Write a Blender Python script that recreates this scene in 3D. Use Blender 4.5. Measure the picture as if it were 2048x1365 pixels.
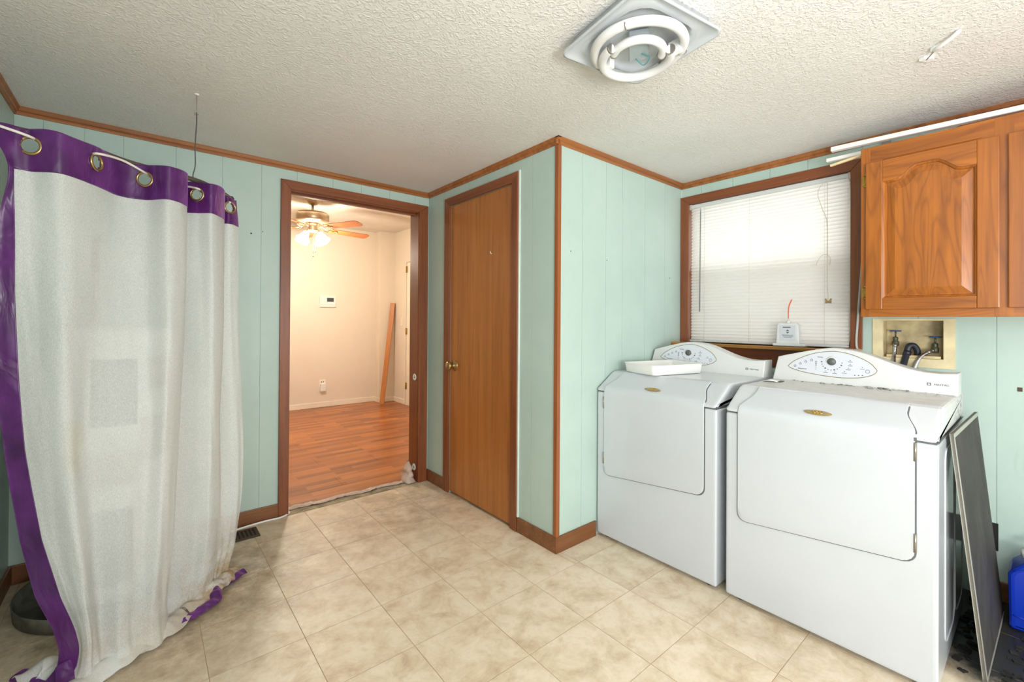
import bpy, bmesh, math, random
from mathutils import Vector, Matrix, noise
for o in list(bpy.data.objects): bpy.data.objects.remove(o)
random.seed(7)
S = bpy.context.scene
COL = S.collection
PI = math.pi
# ------------------------------------------------------------------ camera
cam_d = bpy.data.cameras.new('camera'); cam = bpy.data.objects.new('camera', cam_d); COL.objects.link(cam)
RX = Vector((0.76950986, -0.63860213, 0.0064723)); UX = Vector((-0.00862241, -0.00025519, 0.99996279)); FX = Vector((0.63857672, 0.76953704, 0.00570265))
M = Matrix.Identity(4)
for r in range(3):
    M[r][0] = RX[r]; M[r][1] = UX[r]; M[r][2] = -FX[r]
M.translation = Vector((-0.482429, -2.1158044, 1.21997682))
cam.matrix_world = M
cam_d.sensor_width = 36.0; cam_d.lens = 884.04 / 2048 * 36
cam_d.shift_y = -45.4 / 2048; cam_d.clip_start = 0.02
S.camera = cam
# ------------------------------------------------------------------ light
S.view_settings.view_transform = 'Standard'; S.view_settings.look = 'None'
S.view_settings.gamma = 1.0; S.view_settings.use_curve_mapping = False
S.view_settings.exposure = -0.13
W = bpy.data.worlds.new('sky'); S.world = W; W.use_nodes = True
bg = W.node_tree.nodes['Background']; bg.inputs[0].default_value = (0.88, 0.94, 1.0, 1); bg.inputs[1].default_value = 1.15
def area(name, loc, direction, sx, sy, power, color=(1, 1, 1), spread=PI):
    l = bpy.data.lights.new(name, 'AREA'); l.shape = 'RECTANGLE'; l.size = sx; l.size_y = sy
    l.energy = power; l.color = color; l.spread = spread
    o = bpy.data.objects.new(name, l); COL.objects.link(o); o.location = loc
    o.rotation_euler = Vector(direction).to_track_quat('-Z', 'Z').to_euler()
    return o
area('added_fill_front', (0.9, -4.32, 1.35), (0, 1, 0), 2.2, 1.3, 38, (0.94, 0.97, 1.0))  # added fill light behind the camera, set in a made-up window opening
area('added_fill_side', (-1.06, -2.95, 1.45), (1, 0, 0), 1.1, 1.1, 50, (0.99, 0.99, 1.0))  # added fill from the left, through an invented opening out of view
area('added_ceiling_fill', (-0.2, -3.3, 1.0), (0.55, 0.85, 0.85), 0.6, 0.6, 58, (1.0, 0.99, 0.98))  # unseen lamp added to brighten the ceiling
area('daylight_behind_blind', (2.75, -1.0, 1.56), (-1, 0, 0), 0.95, 1.0, 7.5, (0.97, 0.98, 1.0))

# ------------------------------------------------------------------ materials
def _nt(name):
    m = bpy.data.materials.new(name); m.use_nodes = True
    return m, m.node_tree, m.node_tree.nodes['Principled BSDF']
def srgb(c):
    return tuple(((x / 12.92) if x <= 0.04045 else ((x + 0.055) / 1.055) ** 2.4) for x in (v / 255 for v in c)) + (1,)
def coords(nt, kind='Object', scale=(1, 1, 1), rot=(0, 0, 0)):
    mp = nt.nodes.new('ShaderNodeMapping'); mp.inputs['Scale'].default_value = scale; mp.inputs['Rotation'].default_value = rot
    if kind == 'World':
        g = nt.nodes.new('ShaderNodeNewGeometry'); nt.links.new(g.outputs['Position'], mp.inputs[0])
    else:
        t = nt.nodes.new('ShaderNodeTexCoord'); nt.links.new(t.outputs[kind], mp.inputs[0])
    return mp.outputs[0]
def noise_tex(nt, vec, scale, detail=4, rough=0.55, dist=0.0):
    n = nt.nodes.new('ShaderNodeTexNoise'); n.inputs['Scale'].default_value = scale; n.inputs['Detail'].default_value = detail
    n.inputs['Roughness'].default_value = rough; n.inputs['Distortion'].default_value = dist
    nt.links.new(vec, n.inputs['Vector']); return n.outputs['Fac']
def ramp(nt, fac, stops):
    r = nt.nodes.new('ShaderNodeValToRGB'); e = r.color_ramp.elements
    e[0].position, e[0].color = stops[0]; e[1].position, e[1].color = stops[1]
    for p, c in stops[2:]:
        k = e.new(p); k.color = c
    nt.links.new(fac, r.inputs[0]); return r.outputs[0]
def mix(nt, fac, a, b, mode='MIX'):
    m = nt.nodes.new('ShaderNodeMix'); m.data_type = 'RGBA'; m.blend_type = mode
    for sock, v in ((m.inputs[0], fac), (m.inputs[6], a), (m.inputs[7], b)):
        if hasattr(v, 'links') or isinstance(v, bpy.types.NodeSocket): nt.links.new(v, sock)
        else: sock.default_value = v
    return m.outputs[2]
def bump(nt, b, h, strength=0.3, dist=0.01):
    n = nt.nodes.new('ShaderNodeBump'); n.inputs['Strength'].default_value = strength; n.inputs['Distance'].default_value = dist
    nt.links.new(h, n.inputs['Height']); nt.links.new(n.outputs[0], b.inputs['Normal'])
def mat_plain(name, c, rough=0.5, metal=0.0, var=0.04, vs=6.0, bmp=0.0, bs=60, emit=None, coat=0.0, trans=0.0, space='World'):
    m, nt, b = _nt(name); base = srgb(c)
    v = coords(nt, space); f = noise_tex(nt, v, vs, 5)
    lo = tuple(x * (1 - var * 2) for x in base[:3]) + (1,); hi = tuple(min(1, x * (1 + var * 2)) for x in base[:3]) + (1,)
    nt.links.new(ramp(nt, f, [(0.3, lo), (0.7, hi)]), b.inputs['Base Color'])
    b.inputs['Roughness'].default_value = rough; b.inputs['Metallic'].default_value = metal
    b.inputs['Coat Weight'].default_value = coat; b.inputs['Transmission Weight'].default_value = trans
    if bmp: bump(nt, b, noise_tex(nt, v, bs, 3), bmp, 0.004)
    if emit:
        b.inputs['Emission Color'].default_value = srgb(emit[0]); b.inputs['Emission Strength'].default_value = emit[1]
    return m
def mat_paint_wall(name, c, lo, dirt=0.25):
    m, nt, b = _nt(name); v = coords(nt, 'World')
    f = noise_tex(nt, v, 1.7, 4, 0.6); a = ramp(nt, f, [(0.35, srgb(lo)), (0.65, srgb(c))])
    f2 = noise_tex(nt, coords(nt, 'World', (14, 14, 2.2)), 1.6, 6, 0.7)
    d = ramp(nt, f2, [(0.60, (0, 0, 0, 1)), (0.80, (1, 1, 1, 1))])
    ml = nt.nodes.new('ShaderNodeMath'); ml.operation = 'MULTIPLY'; ml.inputs[1].default_value = dirt; nt.links.new(d, ml.inputs[0])
    nt.links.new(mix(nt, ml.outputs[0], a, srgb((150, 158, 140))), b.inputs['Base Color'])
    b.inputs['Roughness'].default_value = 0.42
    bump(nt, b, noise_tex(nt, coords(nt, 'World', (60, 60, 6)), 1.5, 4), 0.12, 0.003)
    return m
def mat_wood(name, c_lo, c_hi, axis='z', scale=1.0, rough=0.35, dark=None, space='World', cathedral=0.0, coat=0.2):
    m, nt, b = _nt(name)
    long_, cross = 1.1 * scale, 22 * scale
    sc = {'x': (long_, cross, cross), 'y': (cross, long_, cross), 'z': (cross, cross, long_)}[axis]
    v = coords(nt, space, sc)
    if space != 'World':
        oi = nt.nodes.new('ShaderNodeObjectInfo'); ad = nt.nodes.new('ShaderNodeVectorMath'); ad.operation = 'ADD'
        cm = nt.nodes.new('ShaderNodeMath'); cm.operation = 'MULTIPLY'; cm.inputs[1].default_value = 37.0
        nt.links.new(oi.outputs['Random'], cm.inputs[0]); nt.links.new(v, ad.inputs[0]); nt.links.new(cm.outputs[0], ad.inputs[1]); v = ad.outputs[0]
    f1 = noise_tex(nt, v, 1.0, 8, 0.65, 0.35)
    col = ramp(nt, f1, [(0.30, srgb(c_lo)), (0.68, srgb(c_hi))])
    if cathedral:
        sc2 = {'x': (0.8, 8, 8), 'y': (8, 0.8, 8), 'z': (8, 8, 0.8)}[axis]
        w0 = noise_tex(nt, coords(nt, space, tuple(s * cathedral for s in sc2)), 1.0, 2, 0.4, 0.6)
        mu = nt.nodes.new('ShaderNodeMath'); mu.operation = 'MULTIPLY'; mu.inputs[1].default_value = 17.0; nt.links.new(w0, mu.inputs[0])
        fr = nt.nodes.new('ShaderNodeMath'); fr.operation = 'PINGPONG'; fr.inputs[1].default_value = 0.5; nt.links.new(mu.outputs[0], fr.inputs[0])
        rg = ramp(nt, fr.outputs[0], [(0.0, (1, 1, 1, 1)), (0.26, (0, 0, 0, 1))])
        k = nt.nodes.new('ShaderNodeMath'); k.operation = 'MULTIPLY'; k.inputs[1].default_value = 0.42; nt.links.new(rg, k.inputs[0])
        col = mix(nt, k.outputs[0], col, srgb(dark or c_lo))
    elif dark:
        f3 = noise_tex(nt, v, 3.5, 3, 0.5); k = ramp(nt, f3, [(0.55, (0, 0, 0, 1)), (0.72, (1, 1, 1, 1))])
        k2 = nt.nodes.new('ShaderNodeMath'); k2.operation = 'MULTIPLY'; k2.inputs[1].default_value = 0.4; nt.links.new(k, k2.inputs[0])
        col = mix(nt, k2.outputs[0], col, srgb(dark))
    nt.links.new(col, b.inputs['Base Color']); b.inputs['Roughness'].default_value = rough; b.inputs['Coat Weight'].default_value = coat
    b.inputs['Coat Roughness'].default_value = 0.25
    bump(nt, b, f1, 0.08, 0.002)
    return m

M_wall = mat_paint_wall('mint_paint', (184, 204, 195), (174, 196, 187))
M_groove = mat_plain('groove_paint', (176, 196, 187), 0.6)
M_crown = mat_wood('crown_wood', (128, 74, 34), (172, 108, 54), 'x', 1.2, 0.4)
M_trim = mat_wood('casing_wood', (110, 56, 28), (142, 80, 42), 'z', 1.0, 0.38, (84, 42, 26))
M_trimh = mat_wood('casing_wood_level', (110, 56, 28), (142, 80, 42), 'y', 1.0, 0.38, (84, 42, 26))
M_trimx = mat_wood('casing_wood_across', (110, 56, 28), (142, 80, 42), 'x', 1.0, 0.38, (84, 42, 26))
M_corner = mat_wood('corner_bead_wood', (126, 68, 32), (160, 92, 46), 'z', 1.2, 0.35)
M_base = mat_wood('baseboard_wood', (104, 60, 30), (134, 82, 42), 'x', 1.0, 0.45, (140, 120, 90))
M_door = mat_wood('door_veneer', (152, 90, 40), (186, 118, 56), 'z', 0.55, 0.36, (112, 62, 26))
M_sill = mat_wood('sill_pine', (182, 124, 62), (212, 158, 92), 'y', 1.0, 0.4)
M_oak = mat_wood('cabinet_oak', (128, 68, 12), (170, 98, 22), 'z', 1.3, 0.3, (104, 52, 10), cathedral=1.0, coat=0.4)
M_oakh = mat_wood('cabinet_oak_rail', (128, 68, 12), (170, 98, 22), 'y', 1.3, 0.3, (104, 52, 10), cathedral=1.0, coat=0.4)
M_white = mat_plain('enamel_white', (197, 202, 207), 0.22, var=0.012, vs=3, coat=0.3)
M_white2 = mat_plain('appliance_plastic', (208, 210, 208), 0.38, var=0.012, vs=5)
M_seam = mat_plain('dark_seam', (96, 100, 102), 0.6)
M_lens = mat_plain('lens_plate', (206, 210, 217), 0.3, var=0.01)
M_gold = mat_plain('gold_line', (150, 134, 96), 0.35, 0.6)
M_badge = mat_plain('badge_gold', (200, 160, 70), 0.3, 0.8)
M_badgeb = mat_plain('badge_field', (168, 160, 128), 0.3, 0.5)
M_ink = mat_plain('grey_print', (96, 98, 104), 0.6)
M_knob = mat_plain('dial_grey', (92, 94, 92), 0.45)
M_cream = mat_plain('cream_paint', (232, 222, 204), 0.6, var=0.012, vs=1.5, bmp=0.05, bs=120)
M_creamtrim = mat_plain('cream_gloss', (244, 236, 218), 0.35, var=0.02)
M_ceil2 = mat_plain('far_ceiling_paint', (226, 218, 204), 0.85, var=0.02, bmp=0.2, bs=40)
M_brass = mat_plain('antique_brass', (178, 150, 104), 0.28, 0.9, var=0.05)
M_brass2 = mat_plain('hinge_brass', (166, 134, 66), 0.32, 0.85, var=0.1, vs=40)
M_pewter = mat_plain('brushed_pewter', (196, 178, 150), 0.33, 0.9, var=0.05)
M_chrome = mat_plain('braided_steel', (190, 192, 196), 0.22, 1.0, bmp=0.3, bs=500)
M_blade = mat_wood('fan_blade', (172, 92, 42), (204, 122, 62), 'x', 1.0, 0.35, space='Object')
M_board = mat_wood('orange_board', (178, 112, 56), (200, 134, 74), 'z', 1.0, 0.4)
M_black = mat_plain('black_rubber', (38, 42, 52), 0.4)
M_blue = mat_plain('valve_blue', (30, 84, 156), 0.35)
M_bluejug = mat_plain('blue_plastic', (12, 50, 172), 0.28, var=0.03)
M_bronze = mat_plain('valve_bronze', (88, 92, 72), 0.5, 0.5, var=0.15, vs=60)
M_box = mat_plain('utility_plastic', (222, 208, 166), 0.5, var=0.08, vs=12)
M_boxin = mat_plain('utility_plastic_stained', (196, 178, 136), 0.6, var=0.2, vs=9)
M_vent = mat_plain('vent_brown', (76, 58, 42), 0.45, 0.3)
M_dark = mat_plain('dark_void', (24, 22, 20), 0.8)
M_rope = mat_plain('white_rope', (226, 220, 212), 0.8, bmp=0.4, bs=300)
M_rod = mat_plain('rod_metal', (112, 104, 96), 0.35, 0.7)
M_wire = mat_plain('dark_wire', (84, 86, 84), 0.5, 0.3)
M_plaster = mat_plain('white_plastic', (234, 234, 230), 0.4, var=0.015)
M_cable = mat_plain('grey_cable', (176, 178, 172), 0.5)
M_tube = mat_plain('phosphor_glass', (222, 222, 220), 0.25, var=0.01, emit=None)
M_metal = mat_plain('bare_metal', (150, 146, 138), 0.35, 0.7)
M_foil = mat_plain('ballast_grey', (178, 188, 192), 0.4, 0.3)
M_caulk = mat_plain('white_caulk', (216, 228, 220), 0.6)
M_alu = mat_plain('pale_edge', (178, 176, 166), 0.4, 0.4)
M_heater = mat_plain('heater_white', (222, 224, 222), 0.35)
M_labelg = mat_plain('label_grey', (64, 70, 76), 0.6)
M_labely = mat_plain('label_yellow', (226, 200, 130), 0.6)
M_labelw = mat_plain('label_paper', (196, 186, 178), 0.6)
M_pan = mat_plain('pan_grey', (104, 104, 92), 0.6, 0.2, var=0.25, vs=14)
M_orange = mat_plain('orange_straw', (236, 92, 52), 0.4)
M_tassel = mat_wood('tassel_wood', (150, 124, 70), (178, 150, 92), 'z', 2, 0.5)
M_cordb = mat_plain('blind_cord', (206, 196, 170), 0.8)
M_wand = mat_plain('wand_grey', (150, 152, 150), 0.2, 0.0, trans=0.3)
M_debris = mat_plain('black_debris', (34, 33, 30), 0.9, var=0.4, vs=20)
M_lint = mat_plain('lint_dirt', (150, 150, 144), 0.95, var=0.4, vs=50)
M_stick = mat_plain('painted_stick', (232, 230, 226), 0.45)
M_stickw = mat_plain('raw_pine', (232, 206, 158), 0.6, var=0.05, vs=20)

def mat_ceiling():
    m, nt, b = _nt('stomped_ceiling_texture')
    v = coords(nt, 'World'); f = noise_tex(nt, v, 1.3, 3)
    nt.links.new(ramp(nt, f, [(0.3, srgb((222, 220, 215))), (0.7, srgb((232, 230, 226)))]), b.inputs['Base Color'])
    b.inputs['Roughness'].default_value = 0.6
    wv = nt.nodes.new('ShaderNodeTexNoise'); wv.inputs['Scale'].default_value = 46; wv.inputs['Detail'].default_value = 3; wv.inputs['Distortion'].default_value = 1.8
    wv.inputs['Roughness'].default_value = 0.5
    nt.links.new(v, wv.inputs['Vector'])
    r = ramp(nt, wv.outputs['Fac'], [(0.46, (0, 0, 0, 1)), (0.62, (1, 1, 1, 1))])
    big = noise_tex(nt, v, 9, 2)
    mm = nt.nodes.new('ShaderNodeMath'); mm.operation = 'MULTIPLY_ADD'; mm.inputs[1].default_value = 0.5
    nt.links.new(big, mm.inputs[0]); nt.links.new(r, mm.inputs[2])
    bump(nt, b, mm.outputs[0], 0.42, 0.0055)
    return m
M_ceil = mat_ceiling()
def mat_tile():
    m, nt, b = _nt('vinyl_stone_tile')
    v = coords(nt, 'World')
    oi = nt.nodes.new('ShaderNodeObjectInfo'); mu = nt.nodes.new('ShaderNodeMath'); mu.operation = 'MULTIPLY'; mu.inputs[1].default_value = 11
    nt.links.new(oi.outputs['Random'], mu.inputs[0]); ad = nt.nodes.new('ShaderNodeVectorMath'); ad.operation = 'ADD'
    nt.links.new(v, ad.inputs[0]); nt.links.new(mu.outputs[0], ad.inputs[1])
    f = noise_tex(nt, ad.outputs[0], 8.5, 10, 0.68, 0.35)
    c = ramp(nt, f, [(0.30, srgb((190, 166, 138))), (0.45, srgb((214, 196, 168))), (0.60, srgb((228, 215, 192))), (0.78, srgb((208, 187, 158)))])
    f2 = noise_tex(nt, ad.outputs[0], 13, 6, 0.7, 1.2)
    k = ramp(nt, f2, [(0.56, (0, 0, 0, 1)), (0.74, (1, 1, 1, 1))]); k2 = nt.nodes.new('ShaderNodeMath'); k2.operation = 'MULTIPLY'; k2.inputs[1].default_value = 0.3; nt.links.new(k, k2.inputs[0])
    c = mix(nt, k2.outputs[0], c, srgb((176, 142, 108)))
    # ground-in dirt by the doorway and dryer; by the curtain, dirt plus painted-in shade
    def blob(x, y, r, s):
        d = nt.nodes.new('ShaderNodeVectorMath'); d.operation = 'DISTANCE'; d.inputs[1].default_value = (x, y, 0); nt.links.new(v, d.inputs[0])
        q = nt.nodes.new('ShaderNodeMapRange'); q.inputs[1].default_value = r; q.inputs[2].default_value = 0; q.inputs[3].default_value = 0; q.inputs[4].default_value = s
        nt.links.new(d.outputs['Value'], q.inputs[0]); return q.outputs[0]
    fd = ramp(nt, noise_tex(nt, v, 7, 8, 0.75), [(0.36, (0, 0, 0, 1)), (0.66, (1, 1, 1, 1))])
    for (x, y, r, s, col) in ((0.82, 0.55, 0.6, 0.8, (128, 112, 88)), (-0.15, 0.3, 0.75, 0.9, (132, 110, 84)), (-0.6, 0.35, 0.8, 1.0, (110, 88, 62)), (1.5, -1.5, .5, 0.5, (150, 124, 92)), (2.15, -2.15, 0.62, 3.0, (40, 38, 34))):
        q = nt.nodes.new('ShaderNodeMath'); q.operation = 'MULTIPLY'; q.use_clamp = True; nt.links.new(blob(x, y, r, s), q.inputs[0]); nt.links.new(fd, q.inputs[1])
        if s > 2:
            q = nt.nodes.new('ShaderNodeMath'); q.operation = 'MULTIPLY_ADD'; q.use_clamp = True; q.inputs[1].default_value = 1.0; nt.links.new(blob(x, y, r, s), q.inputs[0])
            fm = nt.nodes.new('ShaderNodeMath'); fm.operation = 'MULTIPLY_ADD'; fm.inputs[1].default_value = 0.5; fm.inputs[2].default_value = -0.45; nt.links.new(fd, fm.inputs[0]); nt.links.new(fm.outputs[0], q.inputs[2])
        c = mix(nt, q.outputs[0], c, srgb(col))
    nt.links.new(c, b.inputs['Base Color']); b.inputs['Roughness'].default_value = 0.42
    bump(nt, b, f, 0.1, 0.003)
    return m
M_tile = mat_tile()
M_grout = mat_plain('tile_joint', (186, 158, 124), 0.8, var=0.1)
M_strip = mat_plain('dirty_threshold', (150, 140, 116), 0.85, var=0.25, vs=14, bmp=0.5, bs=60)
def mat_laminate():
    m, nt, b = _nt('cherry_laminate')
    br = nt.nodes.new('ShaderNodeTexBrick'); br.offset = 0.37; br.squash = 1
    v = coords(nt, 'World'); nt.links.new(v, br.inputs['Vector'])
    br.inputs['Scale'].default_value = 1.0; br.inputs['Brick Width'].default_value = 0.42; br.inputs['Row Height'].default_value = 0.065
    br.inputs['Mortar Size'].default_value = 0.0; br.inputs['Color1'].default_value = (0, 0, 0, 1); br.inputs['Color2'].default_value = (1, 1, 1, 1)
    f = noise_tex(nt, coords(nt, 'World', (1.6, 26, 1)), 1.5, 6, 0.6)
    a = nt.nodes.new('ShaderNodeMath'); a.operation = 'MULTIPLY_ADD'; a.inputs[1].default_value = 0.45; nt.links.new(br.outputs[0], a.inputs[0])
    a2 = nt.nodes.new('ShaderNodeMath'); a2.operation = 'MULTIPLY'; a2.inputs[1].default_value = 0.75; nt.links.new(f, a2.inputs[0]); nt.links.new(a2.outputs[0], a.inputs[2])
    nt.links.new(ramp(nt, a.outputs[0], [(0.2, srgb((108, 54, 22))), (0.5, srgb((152, 84, 36))), (0.85, srgb((190, 116, 54)))]), b.inputs['Base Color'])
    b.inputs['Roughness'].default_value = 0.28
    return m
M_lam = mat_laminate()
def mat_sheer():
    m = bpy.data.materials.new('sheer_curtain'); m.use_nodes = True; nt = m.node_tree; nt.nodes.clear()
    out = nt.nodes.new('ShaderNodeOutputMaterial')
    df = nt.nodes.new('ShaderNodeBsdfDiffuse'); tl = nt.nodes.new('ShaderNodeBsdfTranslucent'); tp = nt.nodes.new('ShaderNodeBsdfTransparent')
    v = coords(nt, 'Object')
    f = noise_tex(nt, v, 4, 4)
    st = ramp(nt, noise_tex(nt, v, 6, 6, 0.7), [(0.40, (0, 0, 0, 1)), (0.54, (1, 1, 1, 1))])
    sp = nt.nodes.new('ShaderNodeSeparateXYZ'); nt.links.new(v, sp.inputs[0])
    mr = nt.nodes.new('ShaderNodeMapRange'); mr.inputs[1].default_value = 0.28; mr.inputs[2].default_value = 0.02; nt.links.new(sp.outputs[2], mr.inputs[0])
    mu = nt.nodes.new('ShaderNodeMath'); mu.operation = 'MULTIPLY'; nt.links.new(mr.outputs[0], mu.inputs[0]); nt.links.new(st, mu.inputs[1])
    mx = nt.nodes.new('ShaderNodeMapRange'); mx.inputs[1].default_value = 0.08; mx.inputs[2].default_value = 0.26; mx.inputs[3].default_value = 0.25; nt.links.new(sp.outputs[0], mx.inputs[0])
    mq = nt.nodes.new('ShaderNodeMath'); mq.operation = 'MULTIPLY'; nt.links.new(mu.outputs[0], mq.inputs[0]); nt.links.new(mx.outputs[0], mq.inputs[1]); mu = mq
    c = ramp(nt, f, [(0.3, srgb((240, 242, 240))), (0.7, srgb((248, 249, 247)))])
    c = mix(nt, mu.outputs[0], c, srgb((200, 170, 124)))
    nt.links.new(c, df.inputs[0]); nt.links.new(c, tl.inputs[0])
    m1 = nt.nodes.new('ShaderNodeMixShader'); m1.inputs[0].default_value = 0.30; nt.links.new(df.outputs[0], m1.inputs[1]); nt.links.new(tl.outputs[0], m1.inputs[2])
    wv = noise_tex(nt, coords(nt, 'Object', (420, 420, 160)), 1.0, 2)
    wr = ramp(nt, wv, [(0.35, (0.18, 0.18, 0.18, 1)), (0.65, (0.34, 0.34, 0.34, 1))])
    m2 = nt.nodes.new('ShaderNodeMixShader'); nt.links.new(wr, m2.inputs[0]); nt.links.new(m1.outputs[0], m2.inputs[1]); nt.links.new(tp.outputs[0], m2.inputs[2])
    nt.links.new(m2.outputs[0], out.inputs[0])
    return m
M_sheer = mat_sheer()
def mat_satin():
    m, nt, b = _nt('purple_satin')
    v = coords(nt, 'Object'); f = noise_tex(nt, v, 9, 4)
    c = ramp(nt, f, [(0.3, srgb((58, 16, 70))), (0.7, srgb((96, 38, 112)))])
    nt.links.new(c, b.inputs['Base Color']); b.inputs['Roughness'].default_value = 0.33
    b.inputs['Sheen Weight'].default_value = 0.6; b.inputs['Sheen Tint'].default_value = srgb((190, 120, 220))
    bump(nt, b, noise_tex(nt, coords(nt, 'Object', (14, 14, 6)), 1.0, 3, 0.45, 0.7), 0.5, 0.022)
    return m
M_satin = mat_satin()
def mat_blind():
    m = bpy.data.materials.new('blind_vinyl'); m.use_nodes = True; nt = m.node_tree; nt.nodes.clear()
    out = nt.nodes.new('ShaderNodeOutputMaterial'); df = nt.nodes.new('ShaderNodeBsdfPrincipled'); tl = nt.nodes.new('ShaderNodeBsdfTranslucent')
    c = ramp(nt, noise_tex(nt, coords(nt, 'World'), 5, 3), [(0.3, srgb((236, 232, 224))), (0.7, srgb((242, 240, 234)))])
    df.inputs[0].default_value = srgb((232, 228, 222)); nt.links.new(c, tl.inputs[0]); df.inputs['Roughness'].default_value = 0.4
    ms = nt.nodes.new('ShaderNodeMixShader'); ms.inputs[0].default_value = 0.42
    nt.links.new(df.outputs[0], ms.inputs[1]); nt.links.new(tl.outputs[0], ms.inputs[2]); nt.links.new(ms.outputs[0], out.inputs[0]); return m
M_blind = mat_blind()
def mat_screen():
    m = bpy.data.materials.new('insect_screen'); m.use_nodes = True; nt = m.node_tree; nt.nodes.clear()
    out = nt.nodes.new('ShaderNodeOutputMaterial'); df = nt.nodes.new('ShaderNodeBsdfDiffuse'); tp = nt.nodes.new('ShaderNodeBsdfTransparent')
    df.inputs[0].default_value = (0.08, 0.08, 0.08, 1); ms = nt.nodes.new('ShaderNodeMixShader'); ms.inputs[0].default_value = 0.65
    nt.links.new(df.outputs[0], ms.inputs[1]); nt.links.new(tp.outputs[0], ms.inputs[2]); nt.links.new(ms.outputs[0], out.inputs[0]); return m
M_screen = mat_screen()
def mat_glass():
    m, nt, b = _nt('window_glass'); b.inputs['Base Color'].default_value = (0.95, 0.98, 0.97, 1)
    b.inputs['Transmission Weight'].default_value = 1; b.inputs['Roughness'].default_value = 0.02; b.inputs['IOR'].default_value = 1.05; return m
M_glass = mat_glass()
M_shade = mat_plain('frosted_glass_lit', (255, 248, 236), 0.4, emit=((255, 246, 230), 5.0))
def mat_dryertop():
    m, nt, b = _nt('dusty_enamel')
    v = coords(nt, 'World'); f = noise_tex(nt, v, 14, 7, 0.7)
    c = ramp(nt, f, [(0.35, srgb((196, 195, 190))), (0.65, srgb((214, 214, 211)))])
    sp = nt.nodes.new('ShaderNodeSeparateXYZ'); nt.links.new(v, sp.inputs[0])
    def rng(o, a, b_):
        q = nt.nodes.new('ShaderNodeMapRange'); q.inputs[1].default_value = a; q.inputs[2].default_value = b_; nt.links.new(o, q.inputs[0]); return q.outputs[0]
    kx = rng(sp.outputs[0], 1.90, 2.02); ky = rng(sp.outputs[1], -1.3, -1.75)
    mu = nt.nodes.new('ShaderNodeMath'); mu.operation = 'MULTIPLY'; nt.links.new(kx, mu.inputs[0]); nt.links.new(ky, mu.inputs[1])
    sm = ramp(nt, noise_tex(nt, v, 45, 6, 0.75), [(0.5, (0, 0, 0, 1)), (0.62, (1, 1, 1, 1))])
    mu2 = nt.nodes.new('ShaderNodeMath'); mu2.operation = 'MULTIPLY'; nt.links.new(mu.outputs[0], mu2.inputs[0]); nt.links.new(sm, mu2.inputs[1])
    c = mix(nt, mu2.outputs[0], c, srgb((96, 96, 96)))
    c = mix(nt, rng(sp.outputs[0], 1.67, 1.72), srgb((202, 206, 210)), c)
    nt.links.new(c, b.inputs['Base Color']); b.inputs['Roughness'].default_value = 0.35; return m
M_dtop = mat_dryertop()
def mat_chalk():
    m, nt, b = _nt('dusty_slate')
    v = coords(nt, 'World', (6, 6, 3)); f = noise_tex(nt, v, 1.0, 8, 0.7, 0.6)
    nt.links.new(ramp(nt, f, [(0.42, srgb((48, 44, 41))), (0.62, srgb((70, 66, 62))), (0.8, srgb((120, 118, 116)))]), b.inputs['Base Color'])
    b.inputs['Roughness'].default_value = 0.7; return m
M_slate = mat_chalk()
def mat_poly():
    m, nt, b = _nt('crumpled_plastic'); b.inputs['Base Color'].default_value = srgb((226, 200, 184)); b.inputs['Roughness'].default_value = 0.25
    b.inputs['Transmission Weight'].default_value = 0.25; bump(nt, b, noise_tex(nt, coords(nt, 'World'), 60, 4), 0.5, 0.01); return m
M_poly = mat_poly()

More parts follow.
